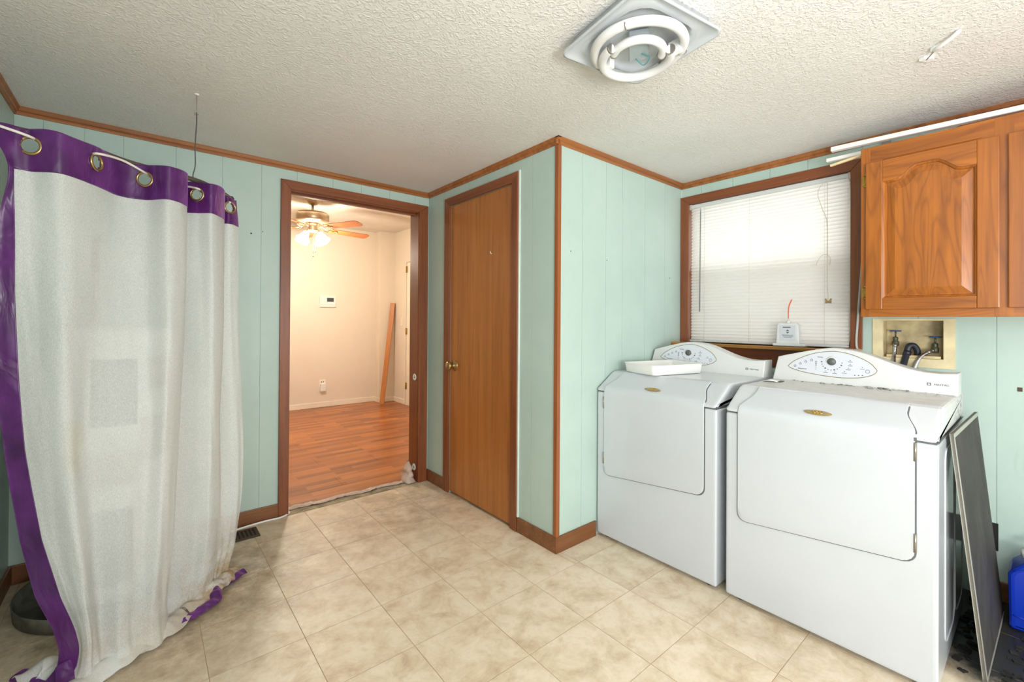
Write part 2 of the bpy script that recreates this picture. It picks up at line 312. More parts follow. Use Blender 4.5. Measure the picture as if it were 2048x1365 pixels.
# ------------------------------------------------------------------ builders
class MB:
    def __init__(s): s.b = bmesh.new()
    def _mark(s, geom, mi):
        for f in geom: f.material_index = mi
    def box(s, x0, x1, y0, y1, z0, z1, bev=0.0, seg=2, rot=None, mi=0):
        n0 = len(s.b.faces)
        r = bmesh.ops.create_cube(s.b, size=1.0)
        vs = r['verts']; c = Vector(((x0 + x1) / 2, (y0 + y1) / 2, (z0 + z1) / 2))
        for v in vs:
            v.co = Vector((v.co.x * (x1 - x0), v.co.y * (y1 - y0), v.co.z * (z1 - z0)))
        if bev:
            es = list({e for v in vs for e in v.link_edges})
            rr = bmesh.ops.bevel(s.b, geom=es, offset=bev, segments=seg, affect='EDGES', profile=0.6)
            vs = list({v for f in list(s.b.faces)[n0:] for v in f.verts})
        s.b.faces.ensure_lookup_table()
        if rot is not None:
            for v in vs: v.co = rot @ v.co
        for v in vs: v.co += c
        if mi: s._mark(list(s.b.faces)[n0:], mi)
        return s
    def prism(s, pts, axis, a0, a1, bev=0.0, seg=2):
        """pts 2D polygon; axis 'x': pts=(y,z), 'y': pts=(x,z), 'z': pts=(x,y)"""
        def P(p, a):
            return {'x': (a, p[0], p[1]), 'y': (p[0], a, p[1]), 'z': (p[0], p[1], a)}[axis]
        A = [s.b.verts.new(P(p, a0)) for p in pts]; B = [s.b.verts.new(P(p, a1)) for p in pts]
        n = len(pts); fs = [s.b.faces.new(A), s.b.faces.new(B[::-1])]
        for i in range(n): fs.append(s.b.faces.new((A[i], B[i], B[(i + 1) % n], A[(i + 1) % n])))
        bmesh.ops.recalc_face_normals(s.b, faces=fs)
        if bev:
            es = list({e for f in fs[:2] for e in f.edges})
            bmesh.ops.bevel(s.b, geom=es, offset=bev, segments=seg, affect='EDGES', profile=0.6)
        return s
    def tube(s, pts, r, n=8, closed=False, caps=True):
        pts = [Vector(p) for p in pts]; rings = []; k = len(pts)
        rad = r if isinstance(r, (list, tuple)) else [r] * k
        up = None
        for i, p in enumerate(pts):
            a = pts[i - 1] if (i > 0 or closed) else p; c = pts[(i + 1) % k] if (i < k - 1 or closed) else p
            t = (c - a)
            t = t.normalized() if t.length > 1e-9 else Vector((0, 0, 1))
            if up is None:
                up = Vector((0, 0, 1)) if abs(t.z) < 0.9 else Vector((1, 0, 0))
            u = (up - t * up.dot(t))
            u = u.normalized() if u.length > 1e-6 else t.orthogonal().normalized()
            w = t.cross(u); up = u
            rings.append([s.b.verts.new(p + (u * math.cos(2 * PI * j / n) + w * math.sin(2 * PI * j / n)) * rad[i]) for j in range(n)])
        rng = range(k if closed else k - 1)
        for i in rng:
            A, B = rings[i], rings[(i + 1) % k]
            for j in range(n): s.b.faces.new((A[j], A[(j + 1) % n], B[(j + 1) % n], B[j])).smooth = True
        if caps and not closed:
            s.b.faces.new(rings[0][::-1]); s.b.faces.new(rings[-1])
        return s
    def lathe(s, prof, c=(0, 0, 0), n=24, rot=None):
        c = Vector(c); rings = []
        for r, z in prof:
            row = []
            for j in range(n):
                a = 2 * PI * j / n; p = Vector((r * math.cos(a), r * math.sin(a), z))
                if rot is not None: p = rot @ p
                row.append(s.b.verts.new(p + c))
            rings.append(row)
        for A, B in zip(rings, rings[1:]):
            for j in range(n):
                s.b.faces.new((A[j], A[(j + 1) % n], B[(j + 1) % n], B[j])).smooth = True
        if prof[0][0] > 1e-4: s.b.faces.new(rings[0][::-1])
        if prof[-1][0] > 1e-4: s.b.faces.new(rings[-1])
        return s
    def grid(s, rows, smooth=True):
        V = [[s.b.verts.new(p) for p in r] for r in rows]
        for i in range(len(V) - 1):
            for j in range(len(V[0]) - 1):
                f = s.b.faces.new((V[i][j], V[i][j + 1], V[i + 1][j + 1], V[i + 1][j])); f.smooth = smooth
        return s
    def build(s, name, mat, parent=None, base=None, **props):
        s.b.normal_update()
        me = bpy.data.meshes.new(name)
        org = Vector((0, 0, 0))
        if parent is not None: org = parent.get('_org') and Vector(parent['_org']) or Vector((0, 0, 0))
        elif base is not None: org = Vector(base)
        if org.length > 0: bmesh.ops.translate(s.b, verts=s.b.verts, vec=-org)
        bmesh.ops.remove_doubles(s.b, verts=s.b.verts, dist=1e-6)
        s.b.to_mesh(me); s.b.free()
        for m in (mat if isinstance(mat, (list, tuple)) else [mat]): me.materials.append(m)
        o = bpy.data.objects.new(name, me); COL.objects.link(o)
        if parent is not None: o.parent = parent
        else: o.location = org
        o['_org'] = tuple(org)
        for k, v in props.items(): o[k] = v
        return o
def root(name, loc, label, category, group=None):
    o = bpy.data.objects.new(name, None); COL.objects.link(o); o.location = loc; o['_org'] = tuple(loc); o.empty_display_size = 0.1
    o['label'] = label; o['category'] = category
    if group: o['group'] = group
    return o
def struct(o):
    o['kind'] = 'structure'; return o
def solid(o, t=0.0015):
    m = o.modifiers.new('thickness', 'SOLIDIFY'); m.thickness = t; m.offset = 0; return o
def subs(o, n=1):
    m = o.modifiers.new('smooth', 'SUBSURF'); m.levels = n; m.render_levels = n; return o
def smooth(o):
    for p in o.data.polygons: p.use_smooth = True
    return o
def cat(pts, k):
    """Catmull-Rom resample, k segments per span"""
    pts = [Vector(p) for p in pts]; out = []
    for i in range(len(pts) - 1):
        p0 = pts[max(i - 1, 0)]; p1 = pts[i]; p2 = pts[i + 1]; p3 = pts[min(i + 2, len(pts) - 1)]
        for j in range(k):
            t = j / k
            out.append(0.5 * ((2 * p1) + (p2 - p0) * t + (2 * p0 - 5 * p1 + 4 * p2 - p3) * t * t + (3 * p1 - p0 - 3 * p2 + p3) * t ** 3))
    out.append(pts[-1]); return out
def text(s, name, body, size, loc, rot, mat, parent, extrude=0.0004):
    c = bpy.data.curves.new(name, 'FONT'); c.body = body; c.size = size; c.extrude = extrude; c.align_x = 'CENTER'; c.align_y = 'CENTER'
    tmp = bpy.data.objects.new(name, c); COL.objects.link(tmp); bpy.context.view_layer.update()
    me = bpy.data.meshes.new_from_object(tmp.evaluated_get(bpy.context.evaluated_depsgraph_get())); bpy.data.objects.remove(tmp)
    me.materials.clear(); me.materials.append(mat); me.name = name; o = bpy.data.objects.new(name, me); COL.objects.link(o)
    o.rotation_euler = rot; o.location = Vector(loc) - Vector(parent['_org']) if parent else loc
    if parent: o.parent = parent
    return o

# ------------------------------------------------------------------ room
YA, XB, YC, XW, XL, H = 0.904, 1.19, -0.475, 2.432, -0.954, 2.191
YF = -4.25
DX0, DX1, DZ = 0.213, 1.102, 2.035      # doorway opening
def split_rects(u0, u1, z0, z1, holes):
    rects = [(u0, u1, z0, z1)]
    for (a, b, c, d) in holes:
        out = []
        for (p, q, r, t) in rects:
            if b <= p or a >= q or d <= r or c >= t: out.append((p, q, r, t)); continue
            if a > p: out.append((p, a, r, t))
            if b < q: out.append((b, q, r, t))
            lo, hi = max(a, p), min(b, q)
            if c > r: out.append((lo, hi, r, c))
            if d < t: out.append((lo, hi, d, t))
        rects = out
    return rects
def wall(name, plane, face, sign, u0, u1, z0, z1, thick, holes=(), grooves=(), mat=None, backmat=None):
    """plane 'x' or 'y'; face = coordinate of the visible face; body extends sign*thick behind it"""
    off = 0.004 if grooves else 0.0
    m = MB(); f0, f1 = sorted((face + sign * off, face + sign * thick))
    for (p, q, r, t) in split_rects(u0, u1, z0, z1, holes):
        if plane == 'x': m.box(f0, f1, p, q, r, t)
        else: m.box(p, q, f0, f1, r, t)
    w = struct(m.build(name, backmat or (M_groove if grooves else mat)))
    if grooves:
        g = [u0] + sorted(x for x in grooves if u0 < x < u1) + [u1]; gw = 0.0009
        for a, b in zip(g, g[1:]):
            m = MB(); n = 0; f0, f1 = sorted((face, face + sign * off))
            for (p, q, r, t) in split_rects(a + gw, b - gw, z0, z1, holes):
                if q - p < 1e-4: continue
                if plane == 'x': m.box(f0, f1, p, q, r, t)
                else: m.box(p, q, f0, f1, r, t)
                n += 1
            if n: m.build('panel', mat, w)
            else: m.b.free()
    return w
gA = [-0.86, -0.72, -0.575, -0.36, -0.148, 0.052, 0.25, 0.47, 0.66, 0.87, 1.07]
wA = wall('wall_back', 'y', YA, 1, XL, XB, 0.0, H, 0.116, [(DX0 - .004, DX1 + .004, -1, DZ + .004)], gA, M_wall)
wB = wall('wall_closet_side', 'x', XB, 1, YC + .001, YA, 0.0, H, 0.10, [(-0.107, 0.585, -1, 2.035)], [-0.275, -0.05, 0.15, 0.36, 0.55, 0.70], M_wall)
wC = wall('wall_closet_front', 'y', YC, 1, XB + .0006, XW, 0.0, H, 0.10, (), [1.384, 1.59, 1.748, 1.984, 2.218], M_wall)
WY0, WY1, WZ0, WZ1 = -1.452, -0.538, 1.062, 2.035
wW = wall('wall_right', 'x', XW, 1, YF, YC, 0.0, H, 0.12, [(WY0, WY1, WZ0, WZ1), (-1.812, -1.584, 1.046, 1.236)],
          [-0.62, -0.83, -1.05, -1.25, -1.50, -1.72, -1.98, -2.19, -2.40, -2.6, -2.85, -3.1, -3.35, -3.6, -3.85, -4.1], M_wall)
wL = wall('wall_left', 'x', XL, -1, YF, YA, 0.0, H, 0.10, [(-3.53, -2.37, 0.85, 2.03)], [0.7, 0.48, 0.25, 0.05, -0.2, -0.45, -0.7, -0.95, -1.2, -1.6, -2.0, -2.4, -2.9, -3.3, -3.8], M_wall)
wF = wall('wall_front', 'y', YF, -1, XL - .1, XW + .12, 0.0, H, 0.10, [(-0.15, 1.95, 0.75, 1.98)], [-0.6, -0.3, 0.0, 0.3, 0.7, 1.1, 1.5, 1.8, 2.1], M_wall)
struct(MB().box(XL - .1, XW + .12, YF - .1, YA + .002, H, H + 0.1).build('ceiling', M_ceil))
fl = struct(MB().box(XL - .1, XW + .12, YF - .1, YA + .002, -0.08, -0.0012).build('floor', M_grout))
# floor tiles, each one set in its own recessed joint
T = 0.3048; shared = None
for i in range(-4, 9):
    for j in range(-3, 14):
        x0, x1, y0, y1 = i * T, (i + 1) * T, -(j + 1) * T, -j * T
        cx0, cx1, cy0, cy1 = max(x0, XL), min(x1, XW), max(y0, YF), min(y1, 0.885)
        if cx1 - cx0 < 0.02 or cy1 - cy0 < 0.02: continue
        cells = [(cx0, cx1, cy0, cy1)]
        if cx1 > XB and cy1 > YC:
            cells = [r for r in split_rects(cx0, cx1, cy0, cy1, [(XB, 9, YC, 9)])]
        for (a, b, c, d) in cells:
            if b - a < 0.02 or d - c < 0.02: continue
            full = abs(b - a - T) < 1e-6 and abs(d - c - T) < 1e-6
            if full and shared:
                o = bpy.data.objects.new('tile', shared); COL.objects.link(o)
            else:
                m = MB(); w, h = b - a, d - c; g = 0.0011
                m.box(g, w - g, g, h - g, -0.001, 0.0, 0.0004, 1)
                o = m.build('tile', M_tile)
                if full: shared = o.data
            o.parent = fl; o.location = (a, c, 0); o['_org'] = (0, 0, 0)
# next room
FZ = 0.004; H2 = 2.53
X2L, X2R, Y2F = -1.5, 2.41, 4.3
fl2 = struct(MB().box(X2L, X2R, YA + .075, Y2F, -0.08, FZ - 0.001).build('floor_far', M_dark))
PW, PL = 0.195, 1.29
row = 0; y = YA + .082
while y < Y2F - 0.01:
    off = (row * 0.43) % PL; x = X2L - off
    y1 = min(y + PW, Y2F)
    while x < X2R:
        a, b = max(x, X2L), min(x + PL, X2R)
        if b - a > 0.02 and b > -0.6:
            MB().box(a + .0007, b - .0007, y + .0007, y1 - .0007, FZ - 0.0012, FZ, 0.0003, 1).build('plank', M_lam, fl2)
        x += PL
    y += PW; row += 1
struct(MB().box(X2L, X2R, YA + .116, Y2F, H2, H2 + .08).build('ceiling_far', M_ceil2))
struct(MB().box(X2L - .1, X2R + .1, Y2F, Y2F + .1, -0.05, H2 + .08).build('wall_far', M_cream))
struct(MB().box(2.175, X2R, 4.14, Y2F, -0.0, H2).build('wall_far_chase', M_cream))
struct(MB().box(X2L - .1, X2L, YA + .02, Y2F, -0.05, H2 + .08).build('wall_far_left', M_cream))
m = MB()
for (p, q, r, t) in split_rects(YA + .12, Y2F, -0.05, H2 + .08, [(2.97, 3.765, FZ, 2.056)]): m.box(X2R, X2R + .1, p, q, r, t)
struct(m.build('wall_far_right', M_cream))
m = MB()
for (p, q, r, t) in split_rects(X2L, X2R, -0.05, H2, [(DX0 - .004, DX1 + .004, -1, DZ + .004)]): m.box(p, q, YA + .118, YA + .13, r, t)
m.box(X2L, XL, YA + .02, YA + .118, -0.05, H2); m.box(XB + .1, X2R + .1, YA + .003, YA + .118, -0.05, H2); m.box(XL, XB + .1, YA + .003, YA + .118, H + .1, H2)
struct(m.build('wall_far_front', M_cream))
# doors in the next room / closet
d = struct(MB().box(X2R + .008, X2R + .045, 2.975, 3.758, FZ + .012, 2.05, 0.002, 1).build('door_2', M_creamtrim))
for hz in (1.95, 1.06, 0.275):
    MB().tube([(X2R + .001, 3.764, hz - .045), (X2R + .001, 3.764, hz + .045)], 0.008, 8).box(X2R - .002, X2R + .009, 3.735, 3.762, hz - .045, hz + .045).build('hinge', M_brass2, d)
bb = MB().box(X2L, 2.175, 4.288, 4.3, FZ, 0.075, 0.003, 1).box(2.163, 2.175, 4.13, 4.29, FZ, .075, .003, 1).box(2.163, 2.398, 4.128, 4.14, FZ, .075, .003, 1).box(2.398, 2.41, 3.79, 4.14, FZ, .075, .003, 1)
struct(bb.build('baseboard_far', M_creamtrim))
# ---- trims of this room
def crown(name, plane, face, sign, a0, a1):
    d0, d1 = 0.022, 0.036
    prof = [(0, -d1), (0.007, -d1), (0.010, -d1 + .006), (0.010, -d1 + .014), (0.016, -d1 + .018), (d0, -0.006), (d0, 0), (0, 0)]
    m = MB(); m.prism([(face + sign * p, H + q) for p, q in prof], plane, a0, a1)
    return struct(m.build(name, M_crown))
crown('trim_1', 'x', YA, -1, XL, XB)
crown('trim_2', 'y', XB, -1, YC - .022, YA)
crown('trim_3', 'x', YC, -1, XB - .022, XW)
crown('trim_4', 'y', XW, -1, YF, YC)
crown('trim_5', 'y', XL, 1, YF, YA)
def baseb(name, x0, x1, y0, y1, h=0.085, z=0.0):
    return struct(MB().box(x0, x1, y0, y1, z, h, 0.003, 2).build(name, M_base))
baseb('baseboard_back', XL + .012, DX0 - .055, YA - .012, YA)
baseb('baseboard_closet_side', XB - .012, XB, YC - .012, -0.167)
baseb('baseboard_closet_corner', XB - .012, XB, 0.648, YA - .001)
baseb('baseboard_closet_front', XB, 1.503, YC - .012, YC)
baseb('baseboard_left', XL, XL + .012, YF, YA - .0)
baseb('baseboard_right', XW - .012, XW, YF, -1.95)
struct(MB().prism([(XB - .008, YC - .008), (XB + .016, YC - .008), (XB + .016, YC), (XB, YC), (XB, YC + .016), (XB - .008, YC + .016)], 'z', 0.078, H - .036, 0.002, 1).build('trim_6', M_corner))
# doorway casing and jambs
c = MB(); t = 0.017
dw = struct(root('trim_8', (DX0 - .057, YA - t, 0), 'brown wood casing framing the open doorway to the lit room', 'door casing')); del dw['category']
MB().prism([(DX0 - .058, 0), (DX0, 0), (DX0, DZ), (DX0 - .058, DZ + .055)], 'y', YA - t, YA, .002, 1).build('side_casing', M_trim, dw)
MB().prism([(DX1, 0.0), (DX1 + .074, 0.0), (DX1 + .074, DZ + .055), (DX1, DZ)], 'y', YA - t, YA, .002, 1).build('side_casing', M_trim, dw)
MB().prism([(DX0, DZ), (DX1, DZ), (DX1 + .074, DZ + .055), (DX0 - .058, DZ + .055)], 'y', YA - t, YA, .002, 1).build('head_casing', M_trimx, dw)
MB().box(DX0 - .004, DX0 + .002, YA, YA + .13, 0, DZ).build('jamb', M_trim, dw)
MB().box(DX1 - .002, DX1 + .004, YA, YA + .13, 0, DZ).build('jamb', M_trim, dw)
MB().box(DX0, DX1, YA, YA + .13, DZ - .004, DZ + .004).build('head_jamb', M_trimx, dw)
MB().box(DX0 + .002, DX1 - .002, YA + .05, YA + .085, DZ - .016, DZ - .004).build('door_stop', M_trimx, dw)
for hz in (.787, .105):
    k = root('wall_cup', (DX1 - .002, .945, hz), 'round white plastic cup stuck on the doorway jamb, %s' % ('at knob height' if hz > .5 else 'near the floor'), 'gate cup', 'white cups on the doorway jamb')
    MB().lathe([(0.0, 0.0), (.024, 0.0), (.025, .003), (.021, .006), (.019, .004), (0.0, .004)], (DX1 - .002, .945, hz), 20, Matrix.Rotation(-PI / 2, 3, 'Y')).build('cup', M_plaster, k)
    MB().lathe([(0.006, 0.004), (.006, .007), (0.0, .008)], (DX1 - .002, .945, hz), 12, Matrix.Rotation(-PI / 2, 3, 'Y')).build('screw', M_metal, k)
# closet door
dr = root('door_1', (XB, 0.585, 0), 'flat brown veneer closet door with brass knob', 'door'); struct(dr)
del dr['category']
MB().box(XB - .001, XB + .036, -0.103, 0.582, 0.014, 2.031, .0015, 1).build('door_leaf', M_door, dr)
MB().box(XB + .045, XB + .05, -0.107, 0.585, 0.0, 2.035).build('door_back', M_dark, dr)
ck = MB(); t = .016
MB().prism([(0.585, 0), (0.652, 0), (.652, 2.092), (.585, 2.035)], 'x', XB - t, XB, .002, 1).build('side_casing', M_trim, dr)
MB().prism([(-.107, 0), (-.163, 0), (-.163, 2.092), (-.107, 2.035)], 'x', XB - t, XB, .002, 1).build('side_casing', M_trim, dr)
MB().prism([(-.107, 2.035), (.585, 2.035), (.652, 2.092), (-.163, 2.092)], 'x', XB - t, XB, .002, 1).build('head_casing', M_trimh, dr)
MB().box(XB - .008, XB, -.172, -.163, .085, 2.098).build('caulk_strip', M_caulk, dr)
kb = MB().lathe([(0.0, 0), (.037, 0), (.038, .003), (.033, .007), (.014, .010), (.012, .028), (.019, .034), (.028, .042), (.031, .052), (.028, .060), (.017, .065), (0, .066)], (XB - .001, .522, .905), 24, Matrix.Rotation(-PI / 2, 3, 'Y')).build('knob', M_brass, dr)
MB().lathe([(0.0035, .0645), (.0035, .067), (0, .067)], (XB - .001, .522, .905), 10, Matrix.Rotation(-PI / 2, 3, 'Y')).build('lock_button', M_metal, kb)
for hz in (1.84, .26):
    hg = MB().tube([(XB - .001, -.104, hz - .046), (XB - .001, -.104, hz + .046)], .007, 8)
    for q in range(5): hg.tube([(XB - .001, -.104, hz - .046 + q * .0185), (XB - .001, -.104, hz - .030 + q * .0185)], .0082, 8)
    hg.build('hinge', M_metal, dr)
MB().tube([(XB + .003, .1, 1.64), (XB - .012, .1, 1.643), (XB - .014, .1, 1.655)], .0022, 6).build('door_hook', M_plaster, dr)
for nm, pl, f_, (a_, b_, c_, d_) in (('added_window_side', 'x', XL, (-3.53, -2.37, 0.85, 2.03)), ('added_window_front', 'y', YF, (-0.15, 1.95, 0.75, 1.98))):  # unseen frames added around the two openings that hold the fill lights
    m = MB()
    for (p_, q_, r_, t_) in split_rects(a_ - .06, b_ + .06, c_ - .06, d_ + .06, [(a_, b_, c_, d_)]):
        if pl == 'x': m.box(f_, f_ + .016, p_, q_, r_, t_)
        else: m.box(p_, q_, f_, f_ + .016, r_, t_)
    struct(m.build(nm, M_trim))
# nail holes and chips in the panelling
for (w_, x, y, z, r) in ((wA, -0.001, YA, 1.731, .0045), (wC, 1.29, YC, 1.6, .003), (wC, 2.28, YC, 1.52, .003), (wC, 1.6, YC, 1.58, .003), (wA, .06, YA, 1.75, .0025)):
    MB().lathe([(0, 0), (r, 0), (r, .0015), (0, .002)], (x, y, z), 8, Matrix.Rotation(PI / 2, 3, 'X')).build('nail_hole', M_dark, w_)
MB().box(XW - .0015, XW, -2.055, -2.040, .928, .946).build('paint_chip', M_vent, wW)

# ------------------------------------------------------------------ window
wd = bpy.data.objects.new('window_1', None); COL.objects.link(wd); wd.location = (XW, -1.0, WZ0); wd['_org'] = (XW, -1.0, WZ0); struct(wd)
t = .017
MB().prism([(WY1, WZ0 + .02), (-.4765, WZ0 + .02), (-.4765, 2.092), (WY1, WZ1)], 'x', XW - t, XW, .002, 1).build('window_casing', M_trim, wd)
MB().prism([(WY0, WZ0 + .02), (WY0 - .052, WZ0 + .02), (WY0 - .052, 2.092), (WY0, WZ1)], 'x', XW - t, XW, .002, 1).build('window_casing', M_trim, wd)
MB().prism([(WY0, WZ1), (WY1, WZ1), (-.4765, 2.092), (WY0 - .052, 2.092)], 'x', XW - t, XW, .002, 1).build('window_casing', M_trimh, wd)
MB().box(XW - t, XW, -1.50, -.4765, .955, WZ0).build('window_apron', M_trimh, wd)
m = MB(); m.prism([(2.300, 1.066), (2.296, 1.078), (2.303, 1.0845), (XW + .12, 1.0845), (XW + .12, 1.0625), (2.306, 1.0625)], 'y', WY0 + .002, WY1 - .002).build('window_sill', M_sill, wd)
m = MB(); m.prism([(2.300, 1.066), (2.296, 1.078), (2.303, 1.0845), (XW - .0, 1.0845), (XW - .0, 1.0625), (2.306, 1.0625)], 'y', -1.497, -.4765).build('window_sill', M_sill, wd)
for (y0, y1, z0, z1) in ((WY0 - .004, WY0 + .001, WZ0, WZ1), (WY1 - .001, WY1 + .004, WZ0, WZ1), (WY0, WY1, WZ1 - .001, WZ1 + .004)):
    MB().box(XW, XW + .12, y0, y1, z0, z1).build('window_reveal', M_trim, wd)
m = MB()
for r in ((WY0, WY0 + .035, 1.085, WZ1), (WY1 - .035, WY1, 1.085, WZ1), (WY0, WY1, 1.085, 1.12), (WY0, WY1, WZ1 - .03, WZ1)): m.box(XW + .075, XW + .115, *r)
m.build('window_frame', M_plaster, wd)
MB().box(XW + .070, XW + .10, WY0 + .035, WY1 - .035, 1.545, 1.585, .003, 1).build('meeting_rail', M_plaster, wd)
MB().box(XW + .083, XW + .087, WY0 + .03, WY1 - .03, 1.12, 1.55).build('pane', M_glass, wd)
MB().box(XW + .093, XW + .097, WY0 + .03, WY1 - .03, 1.58, WZ1 - .03).build('pane', M_glass, wd)
MB().box(XW + .105, XW + .1055, WY0 + .02, WY1 - .02, 1.11, 1.57).build('insect_screen', M_screen, wd)
# ---- mini blind
BX = XW + .012
bl = root('mini_blind', (BX, -1.0, 2.0), 'white slatted mini blind lowered over the window above the washer', 'window blind')
b0, b1 = -1.444, -.548
MB().box(BX - .014, BX + .014, b0, b1, 2.006, 2.031, .002, 1).build('head_rail', M_white2, bl)
for yy in (b0 - .0035, b1 + .0035): MB().box(BX - .018, BX + .016, yy - .009, yy + .009, 1.998, 2.033, .001, 1).build('bracket', M_labelw, bl)
NS = 44; pitch = (1.996 - 1.113) / (NS - 1); sm = None
for k in range(NS):
    if sm is None:
        m = MB(); rws = []
        for q in range(6):
            a = (q / 5 - .5) * 2; px = a * .0090 - .0055 * (1 - a * a); pz = a * .0124
            rws.append([(BX + px, b0 + (b1 - b0) * i / 4, 1.113 + pz) for i in range(5)])
        o = m.grid(rws).build('slat', M_blind, bl); sm = o
    else:
        o = sm.copy(); COL.objects.link(o)
        dz = k * pitch; o.location = (0, 0, dz)
MB().box(BX - .011, BX + .011, b0, b1 + .012, 1.086, 1.098, .002, 1).build('bottom_rail', M_white2, bl)
for yy in (-.64, -.93, -1.33):
    MB().tube([(BX - .009, yy, 2.0), (BX - .009, yy, 1.10)], .0007, 5).build('ladder_cord', M_cordb, bl)
MB().tube([(BX - .018, -.618, 2.0), (BX - .019, -.618, 1.965), (BX - .024, -.617, 1.29)], [.001, .0035, .0035], 8).build('tilt_wand', M_wand, bl)
p = [(BX - .016, -1.325, 2.0), (BX - .02, -1.30, 1.95), (BX - .021, -1.325, 1.85), (BX - .022, -1.345, 1.78), (BX - .022, -1.347, 1.60), (BX - .03, -1.35, 1.585), (BX - .022, -1.348, 1.46), (BX - .024, -1.352, 1.352)]
MB().tube(cat(p, 4), .0013, 6).build('lift_cord', M_cordb, bl)
MB().tube(cat([(BX - .024, -1.347, 1.60), (BX - .034, -1.325, 1.595), (BX - .03, -1.30, 1.555), (BX - .026, -1.297, 1.54)], 5), .0013, 6).tube(cat([(BX - .024, -1.347, 1.60), (BX - .036, -1.365, 1.575), (BX - .03, -1.36, 1.54)], 5), .0013, 6).tube([(BX - .016, -1.345, 2.0), (BX - .021, -1.348, 1.60)], .0012, 6).build('lift_cord', M_cordb, bl)
for dy, rz in ((-.010, .3), (.008, -.3)):
    MB().lathe([(0, .014), (.003, .013), (.0085, -.012), (0, -.013)], (BX - .024, -1.352 + dy, 1.342), 8, Matrix.Rotation(rz, 3, 'X')).build('tassel', M_tassel, bl)
# bottle on the sill
jb = root('plastic_bottle', (2.37, -1.175, 1.0845), 'translucent white bottle with orange straw and square label on the window sill', 'bottle')
MB().box(2.345, 2.40, -1.262, -1.098, 1.0848, 1.100, .005, 2).build('base', M_white2, jb)
MB().prism([(-1.232, 1.098), (-1.113, 1.098), (-1.119, 1.205), (-1.128, 1.218), (-1.218, 1.218), (-1.228, 1.205)], 'x', 2.352, 2.392, .006, 3).build('body', M_white2, jb)
MB().lathe([(.012, 0), (.012, .010), (.006, .014), (.004, .026), (0, .026)], (2.372, -1.172, 1.217), 12).build('nozzle', M_white2, jb)
MB().tube(cat([(2.372, -1.172, 1.238), (2.370, -1.173, 1.29), (2.366, -1.178, 1.32), (2.36, -1.193, 1.352)], 4), .0032, 8).build('straw', M_orange, jb)
lb = MB().box(2.3505, 2.3516, -1.214, -1.134, 1.118, 1.205).build('label_sticker', M_white, jb)
m = MB().prism([(-1.184, 1.172), (-1.166, 1.172), (-1.175, 1.181)], 'x', 2.350, 2.3506).prism([(-1.184, 1.167), (-1.166, 1.167), (-1.175, 1.157)], 'x', 2.350, 2.3506)
for k in range(3): m.box(2.350, 2.3506, -1.205 + k * .004, -1.145 - k * .005, 1.148 - k * .007, 1.1505 - k * .007)
m.box(2.350, 2.3506, -1.19, -1.15, 1.190, 1.196); m.build('print', M_ink, lb)

# ------------------------------------------------------------------ laundry box in the wall
ub = root('laundry_outlet_box', (XW, -1.70, 1.13), 'stained cream plastic laundry outlet box recessed in the wall under the cabinet', 'outlet box')
m = MB()
for (p_, q_, r_, t_) in split_rects(-1.850, -1.545, 1.005, 1.243, [(-1.810, -1.586, 1.048, 1.234)]): m.box(XW - .006, XW - .0005, p_, q_, r_, t_)
m.build('flange', M_box, ub)
m = MB(); m.box(XW + .085, XW + .09, -1.810, -1.586, 1.048, 1.234)
m.box(XW, XW + .09, -1.8115, -1.8085, 1.047, 1.235).box(XW, XW + .09, -1.5875, -1.5845, 1.047, 1.235).box(XW, XW + .09, -1.81, -1.586, 1.2335, 1.2355).box(XW, XW + .09, -1.81, -1.586, 1.0465, 1.0495)
m.box(XW + .0, XW + .06, -1.80, -1.60, 1.048, 1.062)
m.build('recess', M_boxin, ub)
def valve(name, y, z, label, path):
    v = root(name, (XW + .045, y, z), label, 'valve', 'shut-off valves in the laundry box')
    X = XW + .045
    m = MB().lathe([(0, 0), (.019, 0), (.024, .002), (.025, .005), (.020, .006), (.006, .005), (0, .006)], (X, y, z), 8)
    for k in range(6):
        a = k * PI / 3; m.tube([(X, y, z + .003), (X + .023 * math.cos(a), y + .023 * math.sin(a), z + .003)], .003, 6)
    m.build('handwheel', M_blue, v)
    MB().lathe([(.0035, -.03), (.0035, 0)], (X, y, z), 8).lathe([(.010, -.075), (.014, -.068), (.014, -.05), (.009, -.046), (.011, -.04), (.011, -.03), (.006, -.026), (0, -.026)], (X, y, z), 8).build('valve_body', M_bronze, v)
    MB().tube([path[0], path[1]], .010, 10).tube([(X, y, z - .06), path[0]], .008, 8).build('coupling', M_metal, v)
    h = MB().tube(cat(path, 6), .0088, 12).build('supply_hose', M_chrome, v)
    return v
valve('water_valve', -1.628, 1.178, 'shut-off valve with blue handwheel and hose running straight down', [(XW + .03, -1.628, 1.115), (XW + .02, -1.629, 1.10), (XW + .005, -1.630, 1.06), (XW - .035, -1.632, 1.0), (XW - .06, -1.63, .92)])
valve('water_valve', -1.776, 1.152, 'shut-off valve with blue handwheel and hose bending sideways', [(XW + .035, -1.762, 1.085), (XW + .02, -1.750, 1.078), (XW - .005, -1.728, 1.055), (XW - .03, -1.712, 1.005), (XW - .06, -1.70, .92)])
dh = MB().tube(cat([(XW + .04, -1.712, 1.05), (XW + .036, -1.712, 1.085), (XW + .025, -1.700, 1.11), (XW + .012, -1.684, 1.105), (XW + .0, -1.676, 1.06), (XW - .035, -1.668, 1.0), (XW - .05, -1.66, .92)], 5), .0135, 12)
dh.tube([(XW + .008, -1.681, 1.083), (XW + .002, -1.677, 1.062)], .016, 12)
o = dh.build('drain_hose', M_black); o['label'] = 'black rubber drain hose hooked into the laundry box between the two valves'; o['category'] = 'hose'

